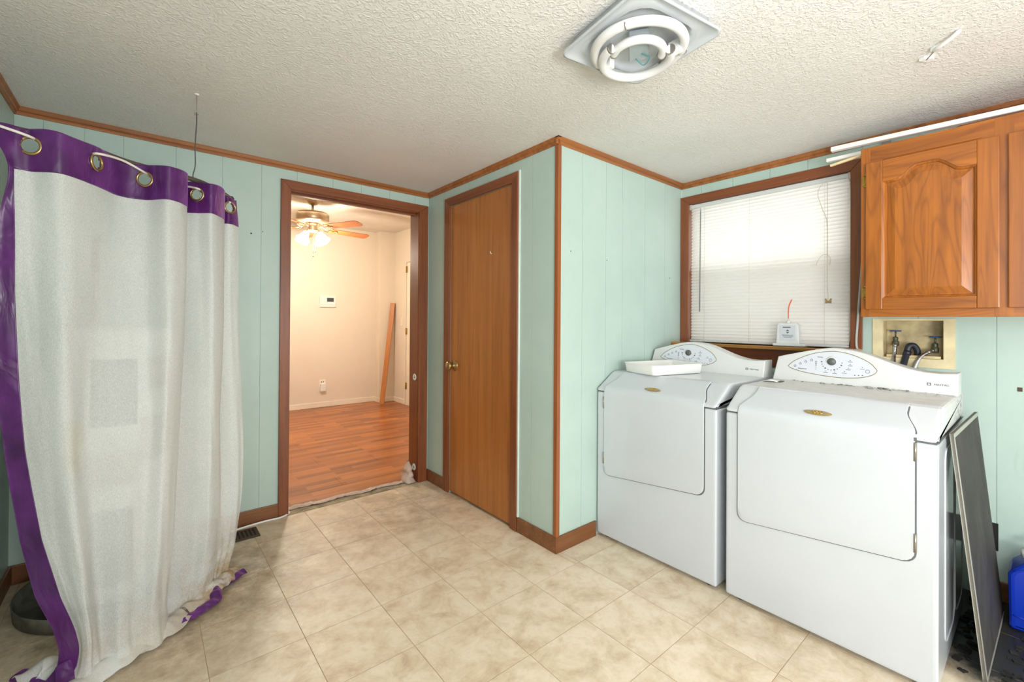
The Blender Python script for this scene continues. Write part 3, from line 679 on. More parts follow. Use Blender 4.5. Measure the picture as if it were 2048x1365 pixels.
# ------------------------------------------------------------------ wall cabinet
CZ0, CZ1, CY0, CY1 = 1.249, 2.040, -1.562, -2.92
cb = root('wall_cabinet', (XW, -1.9, CZ0), 'honey oak wall cabinet with arched raised-panel doors', 'cabinet')
MB().box(2.132, XW - .001, CY1, CY0, CZ0 + .010, CZ1 - .002).build('case', M_oakh, cb)
m = MB()
st = [(CY0, -1.598), (-1.988, -2.042), (-2.432, -2.486), (-2.876, CY1)]
for a, b in st: m.box(2.112, 2.132, b, a, CZ0, CZ1, .0015, 1)
m.build('face_stiles', M_oak, cb)
MB().box(2.1125, 2.132, CY1 + .001, CY0 - .001, CZ0, 1.300, .0015, 1).box(2.1125, 2.132, CY1 + .001, CY0 - .001, 1.945, CZ1, .0015, 1).build('face_rails', M_oakh, cb)
def arch(yl, yr, zb, zs, zp, ins, n=16):
    yl -= ins; yr += ins; zb += ins; zs -= ins; zp -= ins
    pts = [(yl, zb), (yl, zs)]
    for k in range(1, n):
        t = k / n; e = .14
        if t < e or t > 1 - e: z = zs
        else:
            s_ = (t - e) / (1 - 2 * e); z = zs + (zp - zs) * (lambda w: w * w * (3 - 2 * w) * .86 + .14 * math.sin(PI * s_))(min(1, min(s_, 1 - s_) / .36))
        pts.append((yl + (yr - yl) * t, z))
    pts += [(yr, zs), (yr, zb)]
    return pts
def cab_door(y0, y1, z0, z1):
    d = bpy.data.objects.new('cabinet_door', None); COL.objects.link(d); d.parent = cb; d['_org'] = tuple(cb['_org'])
    fw = .062; yl, yr, zb, zs, zp = y0 - fw, y1 + fw, z0 + .050, z1 - .098, z1 - .044
    XF, XR = 2.094, 2.106
    m = MB()
    m.box(XF, 2.1125, y0 - fw, y0, z0, z1, .003, 2); m.box(XF, 2.1125, y1, y1 + fw, z0, z1, .003, 2)
    m.build('door_stile', M_oak, d)
    top = arch(yl, yr, zb, zs, zp, 0)[1:-1]
    m = MB(); m.prism([(yl, z1)] + top + [(yr, z1)], 'x', XF, 2.1125, .0008, 1); m.box(XF, 2.1125, yr, yl, z0, zb, .002, 1)
    m.build('door_rail', M_oakh, d)
    m = MB(); rings = []
    for ins, X in ((0, XF + .0005), (.006, XF + .006), (.010, XR), (.014, XR), (.040, XF + .003), (.043, XF + .002)):
        rings.append([m.b.verts.new((X, p[0], p[1])) for p in arch(yl, yr, zb, zs, zp, ins)])
    for A, B in zip(rings, rings[1:]):
        for k in range(len(A)):
            m.b.faces.new((A[k], A[(k + 1) % len(A)], B[(k + 1) % len(A)], B[k]))
    m.b.faces.new(rings[-1]); bmesh.ops.recalc_face_normals(m.b, faces=m.b.faces)
    m.build('raised_panel', M_oak, d)
    return d
cab_door(-1.583, -2.003, 1.284, 1.963)
cab_door(-2.026, -2.446, 1.284, 1.963)
cab_door(-2.470, -2.890, 1.284, 1.963)
for z in (1.885, 1.362):
    MB().tube([(2.106, -1.580, z - .026), (2.106, -1.580, z + .026)], .004, 8).box(2.110, 2.1118, -1.579, -1.566, z - .022, z + .022, .001, 1).tube([(2.104, -1.581, z - .030), (2.104, -1.581, z - .024)], .0055, 8).tube([(2.104, -1.581, z + .024), (2.104, -1.581, z + .030)], .0055, 8).build('hinge', M_brass2, cb)
# strips of wood lying on the cabinet
def stick(label, p0, p1, w, h, mat):
    p0, p1 = Vector(p0), Vector(p1); L = (p1 - p0).length; R = (p1 - p0).to_track_quat('X', 'Z').to_matrix()
    m = MB().box(-L / 2, L / 2, -w / 2, w / 2, -h / 2, h / 2, .002, 1, R); bmesh.ops.translate(m.b, verts=m.b.verts, vec=(p0 + p1) / 2)
    o = m.build('wood_strip', mat); o['label'] = label; o['category'] = 'wood strip'; o['group'] = 'strips lying on top of the cabinet'
stick('longest white painted strip lying on the cabinet and poking past its end', (2.19, -1.425, 2.098), (2.19, -2.35, 2.068), .03, .022, M_stick)
stick('short white painted strip on the cabinet under the longest strip', (2.23, -1.395, 2.060), (2.22, -1.95, 2.052), .024, .018, M_stick)
stick('unpainted pine strip jutting over the window from the cabinet end', (2.17, -1.425, 2.012), (2.17, -1.555, 2.030), .014, .011, M_stickw)
m = MB().box(XW - .028, XW - .022, -1.62, -1.585, 2.12, 2.185, .001, 1).box(XW - .03, XW - .024, -1.575, -1.568, 2.05, 2.12)
o = m.build('metal_bracket', M_metal); o['label'] = 'small grey metal bracket on the crown trim above the cabinet end'; o['category'] = 'bracket'
o = MB().tube(cat([(2.42, -1.556, 2.0), (2.405, -1.532, 1.93), (2.402, -1.527, 1.80), (2.405, -1.512, 1.65), (2.405, -1.500, 1.45), (2.405, -1.488, 1.25), (2.405, -1.482, 1.10), (2.38, -1.51, 1.05), (2.37, -1.515, .9)], 5), .0055, 10).build('grey_cable', M_cable)
o['label'] = 'grey cable running down the window casing beside the cabinet'; o['category'] = 'cable'

# ------------------------------------------------------------------ washer and dryer
RT = Matrix(((0, 0, -1), (-1, 0, 0), (0, 1, 0))).to_euler()
def appliance(name, y0, label, hinge_left, ml, topmat):
    a = root(name, (1.85, y0 - .343, 0), label, 'washing machine' if name == 'washer' else 'clothes dryer')
    yr = y0 - .686
    MB().box(1.510, 2.19, yr, y0, .018, .823, .013, 3).build('cabinet', M_white, a)
    for xx in (1.56, 2.13):
        for yy in (y0 - .05, yr + .05): MB().lathe([(.02, 0.0), (.022, .004), (.012, .008), (.012, .022), (0, .022)], (xx, yy, 0), 10).build('foot', M_black, a)
    MB().prism([(1.507, .829), (1.507, .840), (1.642, .9235), (1.664, .930), (2.19, .930), (2.19, .829)], 'y', yr, y0, .016, 3).build('top_cover', topmat, a)
    MB().box(1.514, 2.185, yr + .004, y0 - .004, .821, .831).build('seam', M_seam, a)
    # the dryer and washer fronts: a door whose upper part folds back over the slope
    path = [(1.510, 0), (1.510, .836), (1.518, .8465), (1.632, .9175), (1.648, .9245)]
    def pos(s, off):
        acc = 0
        for (x0, z0), (x1, z1) in zip(path, path[1:]):
            L = math.hypot(x1 - x0, z1 - z0)
            if s <= acc + L or (x1, z1) == path[-1]:
                u = (s - acc) / L; nx, nz = -(z1 - z0) / L, (x1 - x0) / L
                return x0 + (x1 - x0) * u + nx * off, z0 + (z1 - z0) * u + nz * off
            acc += L
    tot = sum(math.hypot(b[0] - a_[0], b[1] - a_[1]) for a_, b in zip(path, path[1:]))
    def doorgrid(off, grow):
        rows = []; NY, NR = 26, 34; r = .036
        svals = [None] * (NR + 1)
        for i in range(NR + 1):
            row = []
            for j in range(NY + 1):
                f = j / NY; f = .5 - .5 * math.cos(PI * f)
                wl = .055 - grow; wr = .629 + grow; dy = wl + (wr - wl) * f
                zb = .362 + .056 * f - grow
                e = min(dy - wl, wr - dy)
                if e < r: zb += r - math.sqrt(max(0, r * r - (r - e) ** 2))
                g = i / NR; s = zb + (tot + (grow * .3) - zb) * (g ** .8 if g < 1 else 1)
                k = max(0, min(1, (s - .845) / .11)); ins = .034 * (k * k * (3 - 2 * k))
                dy = dy + ins * (1 - 2 * f)
                x, z = pos(s, off); row.append((x, y0 - dy, z))
            rows.append(row)
        return rows
    MB().grid(doorgrid(.0008, .0045), False).build('door_gap', M_seam, a)
    dd = MB().grid(doorgrid(.0045, 0)).build('door', M_white, a)
    md = dd.modifiers.new('thickness', 'SOLIDIFY'); md.thickness = .007; md.offset = 0
    mb = dd.modifiers.new('round', 'BEVEL'); mb.width = .002; mb.segments = 2; mb.limit_method = 'ANGLE'; mb.angle_limit = 1.0
    hy = y0 - .0535 if hinge_left else y0 - .6305
    for z in ((.765, .455) if hinge_left else (.790, .485)):
        MB().box(1.500, 1.508, hy - .004, hy + .004, z - .032, z + .032, .001, 1).tube([(1.502, hy, z - .030), (1.502, hy, z + .030)], .004, 8).build('hinge', M_metal, a)
    if not hinge_left: MB().box(1.500, 1.507, y0 - .634, y0 - .628, .826, .838).build('catch', M_seam, a)
    # badge on the sloping part
    bc = y0 - .343; bx_, bz_ = 1.5375, .8635; tl = math.atan2(.0835, .135)
    def bp(u, w, off): # u across, w up the slope
        return (bx_ + math.cos(tl) * w - math.sin(tl) * off, bc - u, bz_ + math.sin(tl) * w + math.cos(tl) * off)
    def oval(L, h, o0, o1, n=24):
        m = MB(); A, B = [], []
        for k in range(n):
            t = 2 * PI * k / n; u = L * math.cos(t); w = h * math.sin(t) * abs(math.sin(t)) ** .35
            A.append(m.b.verts.new(bp(u, w, o0))); B.append(m.b.verts.new(bp(u, w, o1)))
        m.b.faces.new(B); m.b.faces.new(A[::-1])
        for k in range(n): m.b.faces.new((A[k], A[(k + 1) % n], B[(k + 1) % n], B[k]))
        bmesh.ops.recalc_face_normals(m.b, faces=m.b.faces); return m
    bo = oval(.047, .0125, .007, .0092).build('badge', M_badge, a)
    oval(.043, .0102, .009, .0098).build('badge_field', M_badgeb, bo)
    m = MB()
    for u in (-.011, 0, .011): m.tube([bp(u + .005 * math.cos(t * PI / 5), .0055 * math.sin(t * PI / 5), .0105) for t in range(10)], .0016, 6, True)
    m.build('badge_emblem', M_badge, bo)
    # console
    top = [(.002, .926), (.018, 1.043), (.05, 1.053), (.12, 1.072), (.19, 1.090), (.235, 1.0975), (.275, 1.0975), (.33, 1.0915), (.38, 1.079), (.43, 1.060), (.48, 1.040), (.53, 1.024), (.58, 1.014), (.63, 1.012), (.684, 1.017), (.684, .926)]
    m = MB(); m.prism([(y0 - p, z) for p, z in top], 'x', 2.034, 2.155, .007, 3)
    for v in m.b.verts: v.co.x += (v.co.z - .93) * .26 * (1 if v.co.x < 2.1 else .1)
    cs = m.build('control_console', M_white2, a); smooth(cs)
    em = cs.modifiers.new('split', 'EDGE_SPLIT'); em.split_angle = .6
    def cp(dy, z, off): return (2.034 + (z - .93) * .26 - off, y0 - dy, z)
    L = [(.070, 1.000)] + [(.070 + .012 + .345 * k / 12 * .97, None) for k in range(0)]
    up = cat([(.069, 1.000, 0), (.10, 1.030, 0), (.17, 1.066, 0), (.257, 1.083, 0), (.33, 1.071, 0), (.395, 1.040, 0), (.425, 1.008, 0)], 5)
    dn = cat([(.425, 1.000, 0), (.41, .985, 0), (.37, .970, 0), (.30, .962, 0), (.21, .966, 0), (.13, .977, 0), (.08, .991, 0)], 5)
    out = [(p.x, p.y) for p in up + dn]
    m = MB(); A = [m.b.verts.new(cp(p, z, -.002)) for p, z in out]; B = [m.b.verts.new(cp(p, z, .0012)) for p, z in out]
    m.b.faces.new(B); m.b.faces.new(A[::-1])
    for k in range(len(A)): m.b.faces.new((A[k], A[(k + 1) % len(A)], B[(k + 1) % len(A)], B[k]))
    bmesh.ops.recalc_face_normals(m.b, faces=m.b.faces); ln = m.build('control_panel', M_lens, a)
    MB().tube([cp(p, z, .0012) for p, z in out], .0014, 6, True).build('panel_rim', M_gold, ln)
    RS = Matrix.Rotation(-PI / 2, 3, 'Y')
    MB().lathe([(0, 0), (.024, 0), (.023, .0015), (.019, .002), (0, .002)], cp(.253, 1.033, .001), 28, RS).build('dial', M_white2, ln)
    MB().lathe([(0, .002), (.0180, .002), (.0165, .008), (0, .009)], cp(.253, 1.033, .001), 24, RS).build('dial_cap', M_knob, ln)
    m = MB()
    def dot(dy, z, w=.003, h=.003):
        x, y, zz = cp(dy, z, .0016); m.box(x - .0003, x + .0008, y - w, y + w, zz - h, zz + h)
    for k in range(11):
        t = PI + (k) * PI / 10; dot(.253 + .041 * math.cos(t), 1.030 + .036 * math.sin(t), .0032 if k % 3 == 0 else .002, .003 if k % 3 == 0 else .002)
    for dy, z in ((.100, 1.005), (.122, 1.018), (.145, 1.029), (.170, 1.038)):
        dot(dy, z, .0042, .0007); dot(dy, z - .007, .0042, .0007); dot(dy - .0042, z - .0035, .0008, .0035); dot(dy + .0042, z - .0035, .0008, .0035); dot(dy, z + .0035, .0012, .0012)
    dot(.190, 1.012, .0008, .022)
    for q in range(5): dot(.190, .994 + q * .009, .0035, .0008)
    for dy, z in ((.325, 1.040), (.326, 1.022), (.320, 1.004), (.306, .987), (.268, .982), (.232, .984), (.372, 1.012)):
        dot(dy, z + .004, .0016, .0016); dot(dy, z - .003, .009, .0011)
    for q in range(3): dot(.346 + q * .014, .978 + q * .001, .0026, .0018)
    for q in range(10):
        t = q * PI / 5; dot(.392 + .0075 * math.cos(t), .999 + .0075 * math.sin(t), .0014, .0014)
    m.build('panel_print', M_ink, ln, kind='stuff')
    text(S, 'panel_lettering', 'Neptune', .0105, cp(.133, .991, .0018), RT, M_ink, ln)
    text(S, 'panel_lettering', 'Drying' if name != 'washer' else 'Washing', .008, cp(.205, 1.052, .0018), RT, M_ink, ln)
    x, y, zz = cp(.598, .966, .001)
    lg = MB().box(x - .0008, x + .001, y - .006, y + .006, zz - .005, zz - .003).box(x - .0008, x + .001, y - .006, y + .006, zz + .004, zz + .006).box(x - .0008, x + .001, y - .006, y - .004, zz - .005, zz + .006).box(x - .0008, x + .001, y + .004, y + .006, zz - .005, zz + .006).build('logo_mark', M_ink, a)
    text(S, 'maker_lettering', 'MAYTAG', .011, cp(.636, .966, .001), RT, M_ink, a)
    return a
appliance('washer', -.482, 'white front-loading washer between the closet wall and the dryer, door hinged on the closet side', True, 0, M_white)
dy_ = appliance('dryer', -1.209, 'white front-loading dryer with dusty top, beneath the laundry box', False, 0, M_dtop)
# embossed panel lines on the dryer's side
m = MB()
def rl(x0, x1, z0, z1, r):
    pts = []
    for cx, cz, a0 in ((x1 - r, z1 - r, 0), (x0 + r, z1 - r, PI / 2), (x0 + r, z0 + r, PI), (x1 - r, z0 + r, 1.5 * PI)):
        for k in range(7): a_ = a0 + k * PI / 12; pts.append((cx + r * math.cos(a_), -1.8955, cz + r * math.sin(a_)))
    return pts
m.tube(rl(1.66, 1.90, .10, .78, .05), .002, 6, True).build('side_embossing', M_white, dy_)
MB().tube(rl(1.93, 2.15, .10, .78, .05), .002, 6, True).build('side_embossing', M_white, dy_)
MB().box(1.508, 2.18, -1.8965, -1.8950, .826, .829).build('side_seam', M_seam, dy_)
# shallow tray on the washer, scrap on the dryer
tr = root('plastic_tray', (1.80, -.72, .931), 'shallow white plastic tray resting on the washer', 'tray')
R = Matrix.Rotation(math.radians(-14), 3, 'Z')
m = MB(); c0 = Vector((1.800, -.722, .9315)); hx, hy, hh = .185, .125, .052
def rr(hx, hy, r, z):
    pts = []
    for sx, sy, a0 in ((1, 1, 0), (-1, 1, PI / 2), (-1, -1, PI), (1, -1, 1.5 * PI)):
        for k in range(5): a_ = a0 + k * PI / 8; pts.append(R @ Vector((sx * (hx - r) + r * math.cos(a_), sy * (hy - r) + r * math.sin(a_), z)) + c0)
    return pts
rings = [[m.b.verts.new(p) for p in rr(*q)] for q in ((hx - .012, hy - .012, .02, 0), (hx - .006, hy - .006, .024, .004), (hx, hy, .028, hh), (hx - .003, hy - .003, .026, hh + .002), (hx - .006, hy - .006, .024, hh), (hx - .012, hy - .012, .022, .006))]
for A, B in zip(rings, rings[1:]):
    for k in range(len(A)): m.b.faces.new((A[k], A[(k + 1) % len(A)], B[(k + 1) % len(A)], B[k]))
m.b.faces.new(rings[0][::-1]); m.b.faces.new(rings[-1]); bmesh.ops.recalc_face_normals(m.b, faces=m.b.faces)
smooth(m.build('tray_body', M_plaster, tr)).modifiers.new('s', 'EDGE_SPLIT').split_angle = .9
MB().tube([p + Vector((0, 0, 0)) for p in rr(hx + .002, hy + .002, .03, hh)], .003, 6, True).build('tray_rim', M_plaster, tr)
m = MB(); m.grid([[(1.84, -1.235, .931), (1.90, -1.225, .931)], [(1.845, -1.262, .940), (1.905, -1.255, .942)], [(1.87, -1.29, .933), (1.92, -1.285, .934)]])
o = solid(m.build('paper_scrap', M_plaster), .001); o['label'] = 'small curled white scrap with black edge lying on the dryer top'; o['category'] = 'scrap'
m = MB().box(1.885, 1.935, -1.300, -1.265, .9305, .9335, .001, 1).build('dark_edge', M_black, o)
m.location = -Vector(o.location); 
# lint and grit stuck along the base of the dryer console
m = MB()
for k in range(60):
    yy = random.choice((random.uniform(-1.85, -1.30), random.gauss(-1.64, .06), random.gauss(-1.60, .08))); r = random.uniform(.001, .0035) * (1.5 if -1.72 < yy < -1.58 else 1); xx = 2.028 - abs(random.gauss(0, .018)); m.box(xx - r, xx + r, yy - r * 1.6, yy + r * 1.6, .930, .930 + r, rot=Matrix.Rotation(random.random() * 3, 3, 'Z'))
bmesh.ops.translate(m.b, verts=m.b.verts, vec=(0, 0, .0006))
o = m.build('lint', M_lint); o['kind'] = 'stuff'; o['label'] = 'grey lint and grit along the base of the dryer console'; o['category'] = 'lint'

# ------------------------------------------------------------------ right corner: leaning slab, jug, outlet, debris
sl = root('leaning_board', (2.0, -1.98, 0), 'dusty dark slate-grey board with pale metal edges leaning against the dryer', 'board')
A0, A1 = Vector((1.715, -1.983, .004)), Vector((2.30, -1.998, .004)); B0, B1 = Vector((1.672, -1.905, .838)), Vector((2.29, -1.921, .838))
n = (A1 - A0).cross(B0 - A0).normalized(); n = n if n.y < 0 else -n
def slab(m, a, b, c, d, t0, t1):
    V = [m.b.verts.new(p + n * t0) for p in (a, b, c, d)] + [m.b.verts.new(p + n * t1) for p in (a, b, c, d)]
    for f in ((0, 1, 2, 3), (7, 6, 5, 4), (0, 4, 5, 1), (1, 5, 6, 2), (2, 6, 7, 3), (3, 7, 4, 0)): m.b.faces.new([V[k] for k in f])
    bmesh.ops.recalc_face_normals(m.b, faces=m.b.faces)
m = MB(); slab(m, A0, A1, B1, B0, .001, .009); m.build('board_face', M_slate, sl)
def lerp(a, b, t): return a + (b - a) * t
e = .022
m = MB(); slab(m, A0, lerp(A0, A1, e), lerp(B0, B1, e), B0, -.001, .0105); m.build('edge_strip', M_alu, sl)
m = MB(); slab(m, lerp(A0, B0, 1 - e * .8), lerp(A1, B1, 1 - e * .8), B1, B0, -.0012, .0108); m.build('edge_strip', M_alu, sl)
m = MB(); slab(m, A0, A1, lerp(A1, B1, e * .6), lerp(A0, B0, e * .6), -.0014, .0102); m.build('edge_strip', M_alu, sl)
jg = root('plastic_jug', (2.25, -2.14, 0), 'bright blue plastic jug on the floor by the wall', 'jug')
MB().prism([(-2.024, .012), (-2.03, 0.002), (-2.27, .002), (-2.28, .012), (-2.275, .22), (-2.20, .275), (-2.10, .292), (-2.075, .285), (-2.03, .235), (-2.021, .215)], 'x', 2.19, 2.35, .018, 3).build('body', M_bluejug, jg)
MB().tube(cat([(2.27, -2.10, .285), (2.27, -2.11, .33), (2.27, -2.15, .345), (2.27, -2.20, .33), (2.27, -2.215, .27)], 4), .012, 10).build('handle', M_bluejug, jg)
MB().lathe([(.022, 0), (.022, .03), (0, .03)], (2.27, -2.075, .275), 14).build('cap', M_white2, jg)
MB().tube(cat([(2.188, -2.035, .06), (2.188, -2.15, .052), (2.188, -2.26, .06)], 4), .003, 6).build('moulded_rib', M_bluejug, jg)
MB().tube(cat([(2.188, -2.036, .235), (2.188, -2.10, .255), (2.188, -2.20, .22)], 4), .003, 6).build('moulded_rib', M_bluejug, jg)
wo = root('wall_outlet', (XW, -1.97, .28), 'dark open outlet box low on the wall behind the leaning board', 'outlet')
MB().box(XW - .006, XW - .0005, -1.985, -1.92, .215, .335, .001, 1).build('plate', M_dark, wo)
m = MB()
random.seed(3)
for k in range(260):
    x = random.uniform(1.72, 2.4); y = random.gauss(-2.02, .13)
    if y > -1.90 or y < -2.5 or (2.16 < x and -2.30 < y < -2.0): continue
    if -2.03 < y < -1.95: continue
    r = random.uniform(.004, .016); m.box(x - r, x + r, y - r * .7, y + r * .7, 0.0, r * .5, rot=Matrix.Rotation(random.random() * 3, 3, 'Z'))
o = m.build('debris', M_debris); o['kind'] = 'stuff'; o['label'] = 'black grit and rubbish on the floor between the dryer and the jug'; o['category'] = 'debris'

# ------------------------------------------------------------------ ceiling fixture and hooks
lf = root('ceiling_light', (.774, -1.252, H), 'square white ceiling light with bare circular tubes and no cover', 'ceiling light')
c0 = Vector((.774, -1.252, 0)); R = Matrix.Rotation(math.radians(-9), 3, 'Z')
def rsq(h, r, z, n=5):
    pts = []
    for sx, sy, a0 in ((1, 1, 0), (-1, 1, PI / 2), (-1, -1, PI), (1, -1, 1.5 * PI)):
        for k in range(n): a_ = a0 + k * PI / 2 / (n - 1); pts.append(R @ Vector((sx * (h - r) + r * math.cos(a_), sy * (h - r) + r * math.sin(a_), z)) + c0)
    return pts
m = MB(); rings = [[m.b.verts.new(p) for p in rsq(*q)] for q in ((.160, .03, H), (.168, .03, H - .030), (.186, .030, H - .040), (.187, .030, H - .047), (.181, .028, H - .047), (.176, .028, H - .042), (.150, .05, H - .036), (.144, .08, H - .044), (.140, .10, H - .030), (.12, .1, H - .026))]
for A, B in zip(rings, rings[1:]):
    for k in range(len(A)): f = m.b.faces.new((A[k], A[(k + 1) % len(A)], B[(k + 1) % len(A)], B[k])); f.smooth = True
m.b.faces.new(rings[-1]); m.b.faces.new(rings[0][::-1]); bmesh.ops.recalc_face_normals(m.b, faces=m.b.faces)
m.build('pan', M_white, lf)
def arc(R_, a0, a1, z, n=28, dx=0, dy=0, tilt=0.0):
    return [Vector((c0.x + dx + R_ * math.cos(a0 + (a1 - a0) * k / n), c0.y + dy + R_ * math.sin(a0 + (a1 - a0) * k / n), z + tilt * math.cos(a0 + (a1 - a0) * k / n - math.radians(50)))) for k in range(n + 1)]
def ring(R_, r, a0, a1, z, dx=0, dy=0, tilt=0.0):
    o = MB().tube(arc(R_, a0, a1, z, 36, dx, dy, tilt), r, 12).build('circular_tube', M_tube, lf)
    for a_ in (a0, a1):
        s_ = .05 if a_ == a0 else -.05
        MB().tube(arc(R_, a_, a_ + s_, z, 1, dx, dy, tilt), r + .0012, 12).build('tube_cap', M_metal, o)
D = math.radians
ring(.143, .0150, D(98), D(362), H - .064)
ring(.112, .0150, D(-72), D(172), H - .080, .018, .022)
ring(.080, .0140, D(138), D(326), H - .076, .004, .005)
m = MB().box(-.060, .060, -.032, .032, -.018, .018, .004, 1, Matrix.Rotation(D(35), 3, 'Z')); bmesh.ops.translate(m.b, verts=m.b.verts, vec=(c0.x, c0.y, H - .05)); m.build('ballast', M_foil, lf)
m = MB().tube(cat([(c0.x + .03, c0.y + .03, H - .07), (c0.x + .06, c0.y + .02, H - .085), (c0.x + .05, c0.y - .01, H - .075), (c0.x + .02, c0.y + .0, H - .07)], 5), .0018, 6).build('wires', mat_plain('teal_wire', (60, 140, 140), .5), lf)
for a_ in (D(-45), D(95)):
    p = Vector((c0.x + .12 * math.cos(a_), c0.y + .12 * math.sin(a_), H - .062))
    MB().box(p.x - .012, p.x + .012, p.y - .022, p.y + .022, p.z - .022, p.z + .02, .003, 1).build('tube_socket', M_plaster, lf)
for a_ in (D(90), D(200), D(320)):
    p = Vector((c0.x + .143 * math.cos(a_), c0.y + .143 * math.sin(a_), H - .066)); t_ = Vector((-math.sin(a_), math.cos(a_), 0)); n_ = Vector((math.cos(a_), math.sin(a_), 0))
    MB().tube([p + n_ * (.0168 * math.cos(k * PI / 6)) + Vector((0, 0, -.0168 * math.sin(k * PI / 6))) for k in range(7)], .0016, 6).build('spring_clip', M_metal, lf)
hk = root('ceiling_hook', (1.66, -1.88, H), 'pair of white plastic swivel hooks joined by a wire on the ceiling', 'hook')
MB().prism([(1.690, -1.822), (1.722, -1.842), (1.718, -1.860), (1.700, -1.862), (1.680, -1.838)], 'z', H - .012, H, .003, 2).build('hook_base', M_plaster, hk)
MB().tube(cat([(1.640, -1.868, H - .01), (1.612, -1.885, H - .018), (1.588, -1.915, H - .014), (1.568, -1.940, H - .006)], 4), [.007] * 12 + [.004], 8).build('hook_arm', M_plaster, hk)
MB().lathe([(0, -.014), (.009, -.014), (.012, 0), (0, 0)], (1.642, -1.868, H), 12).build('hook_base', M_plaster, hk)
MB().tube([(1.695, -1.842, H - .012), (1.642, -1.868, H - .014)], .0018, 6).build('wire', M_metal, hk)

# ------------------------------------------------------------------ curtain
ROWS=[
(1.822,[(-0.862, -0.034), (-0.801, -0.058), (-0.769, -0.046), (-0.695, -0.082), (-0.622, 0.014), (-0.563, 0.135), (-0.486, 0.148), (-0.415, 0.077), (-0.352, 0.167), (-0.362, 0.292), (-0.31, 0.275), (-0.253, 0.241), (-0.199, 0.352), (-0.206, 0.449), (-0.171, 0.446), (-0.132, 0.504)]),
(1.687,[(-0.811, -0.076), (-0.801, -0.058), (-0.765, -0.049), (-0.695, -0.082), (-0.625, 0.016), (-0.563, 0.135), (-0.486, 0.148), (-0.415, 0.077), (-0.352, 0.167), (-0.362, 0.292), (-0.305, 0.271), (-0.253, 0.241), (-0.199, 0.352), (-0.21, 0.452), (-0.166, 0.441), (-0.122, 0.496)]),
(1.55,[(-0.833, -0.044), (-0.801, -0.045), (-0.761, -0.039), (-0.691, -0.058), (-0.625, 0.016), (-0.558, 0.104), (-0.483, 0.12), (-0.414, 0.063), (-0.352, 0.154), (-0.368, 0.272), (-0.304, 0.257), (-0.252, 0.227), (-0.202, 0.328), (-0.212, 0.428), (-0.165, 0.428), (-0.124, 0.471)]),
(1.2,[(-0.845, -0.034), (-0.797, -0.035), (-0.749, -0.05), (-0.683, -0.078), (-0.624, 0.003), (-0.554, 0.062), (-0.476, 0.088), (-0.409, 0.032), (-0.357, 0.132), (-0.376, 0.265), (-0.299, 0.227), (-0.247, 0.21), (-0.206, 0.306), (-0.216, 0.392), (-0.163, 0.4), (-0.121, 0.443)]),
(0.8,[(-0.824, -0.013), (-0.775, -0.028), (-0.726, -0.056), (-0.672, -0.074), (-0.63, 0.008), (-0.553, 0.022), (-0.468, 0.043), (-0.417, 0.013), (-0.371, 0.118), (-0.394, 0.24), (-0.301, 0.203), (-0.248, 0.198), (-0.216, 0.288), (-0.226, 0.374), (-0.156, 0.355), (-0.113, 0.397)]),
(0.5,[(-0.787, -0.005), (-0.734, -0.036), (-0.697, -0.053), (-0.648, -0.081), (-0.614, -0.005), (-0.545, -0.011), (-0.476, 0.023), (-0.425, 0.007), (-0.383, 0.102), (-0.406, 0.225), (-0.302, 0.191), (-0.252, 0.188), (-0.212, 0.272), (-0.214, 0.338), (-0.15, 0.338), (-0.111, 0.37)]),
(0.3,[(-0.75, 0.003), (-0.689, -0.047), (-0.658, -0.073), (-0.626, -0.086), (-0.604, -0.014), (-0.544, -0.024), (-0.483, 0.003), (-0.432, -0.0), (-0.391, 0.095), (-0.412, 0.191), (-0.312, 0.173), (-0.26, 0.168), (-0.215, 0.248), (-0.215, 0.3), (-0.157, 0.317), (-0.123, 0.354)]),
(0.15,[(-0.702, -0.01), (-0.649, -0.054), (-0.63, -0.083), (-0.609, -0.087), (-0.597, -0.02), (-0.544, -0.037), (-0.49, -0.004), (-0.443, -0.005), (-0.404, 0.08), (-0.417, 0.169), (-0.329, 0.174), (-0.277, 0.17), (-0.229, 0.234), (-0.224, 0.282), (-0.178, 0.309), (-0.145, 0.346)]),
(0.06,[(-0.697, -0.015), (-0.65, -0.053), (-0.634, -0.08), (-0.612, -0.085), (-0.589, -0.039), (-0.54, -0.054), (-0.49, -0.017), (-0.443, -0.017), (-0.405, 0.068), (-0.413, 0.153), (-0.341, 0.171), (-0.295, 0.172), (-0.249, 0.224), (-0.241, 0.269), (-0.203, 0.303), (-0.167, 0.338)]),
(0.012,[(-0.736, -0.034), (-0.677, -0.083), (-0.647, -0.095), (-0.611, -0.099), (-0.582, -0.071), (-0.534, -0.072), (-0.483, -0.036), (-0.438, -0.035), (-0.401, 0.039), (-0.406, 0.121), (-0.342, 0.159), (-0.296, 0.159), (-0.256, 0.205), (-0.243, 0.245), (-0.209, 0.282), (-0.172, 0.329)]),
]
CK = 16
def resample_rows():
    rws = []
    for z, pts in ROWS: rws.append([Vector((p[0], p[1], z)) for p in cat([(x, y, 0) for x, y in pts], CK)])
    out = []; n = len(rws); sub = [28, 6, 12, 12, 10, 8, 6, 5, 4]
    for i in range(n - 1):
        for k in range(sub[i]):
            t = k / sub[i]; out.append((i + t, [_cr(rws, i, t, j) for j in range(len(rws[0]))]))
    out.append((n - 1, rws[-1])); return out
def _cr(rws, i, t, j):
    p0 = rws[max(i - 1, 0)][j]; p1 = rws[i][j]; p2 = rws[i + 1][j]; p3 = rws[min(i + 2, len(rws) - 1)][j]
    v = 0.5 * ((2 * p1) + (p2 - p0) * t + (2 * p0 - 5 * p1 + 4 * p2 - p3) * t * t + (3 * p1 - p0 - 3 * p2 + p3) * t ** 3)
    v = Vector((v.x, v.y, p1.z + (p2.z - p1.z) * t)); return v
G = resample_rows()
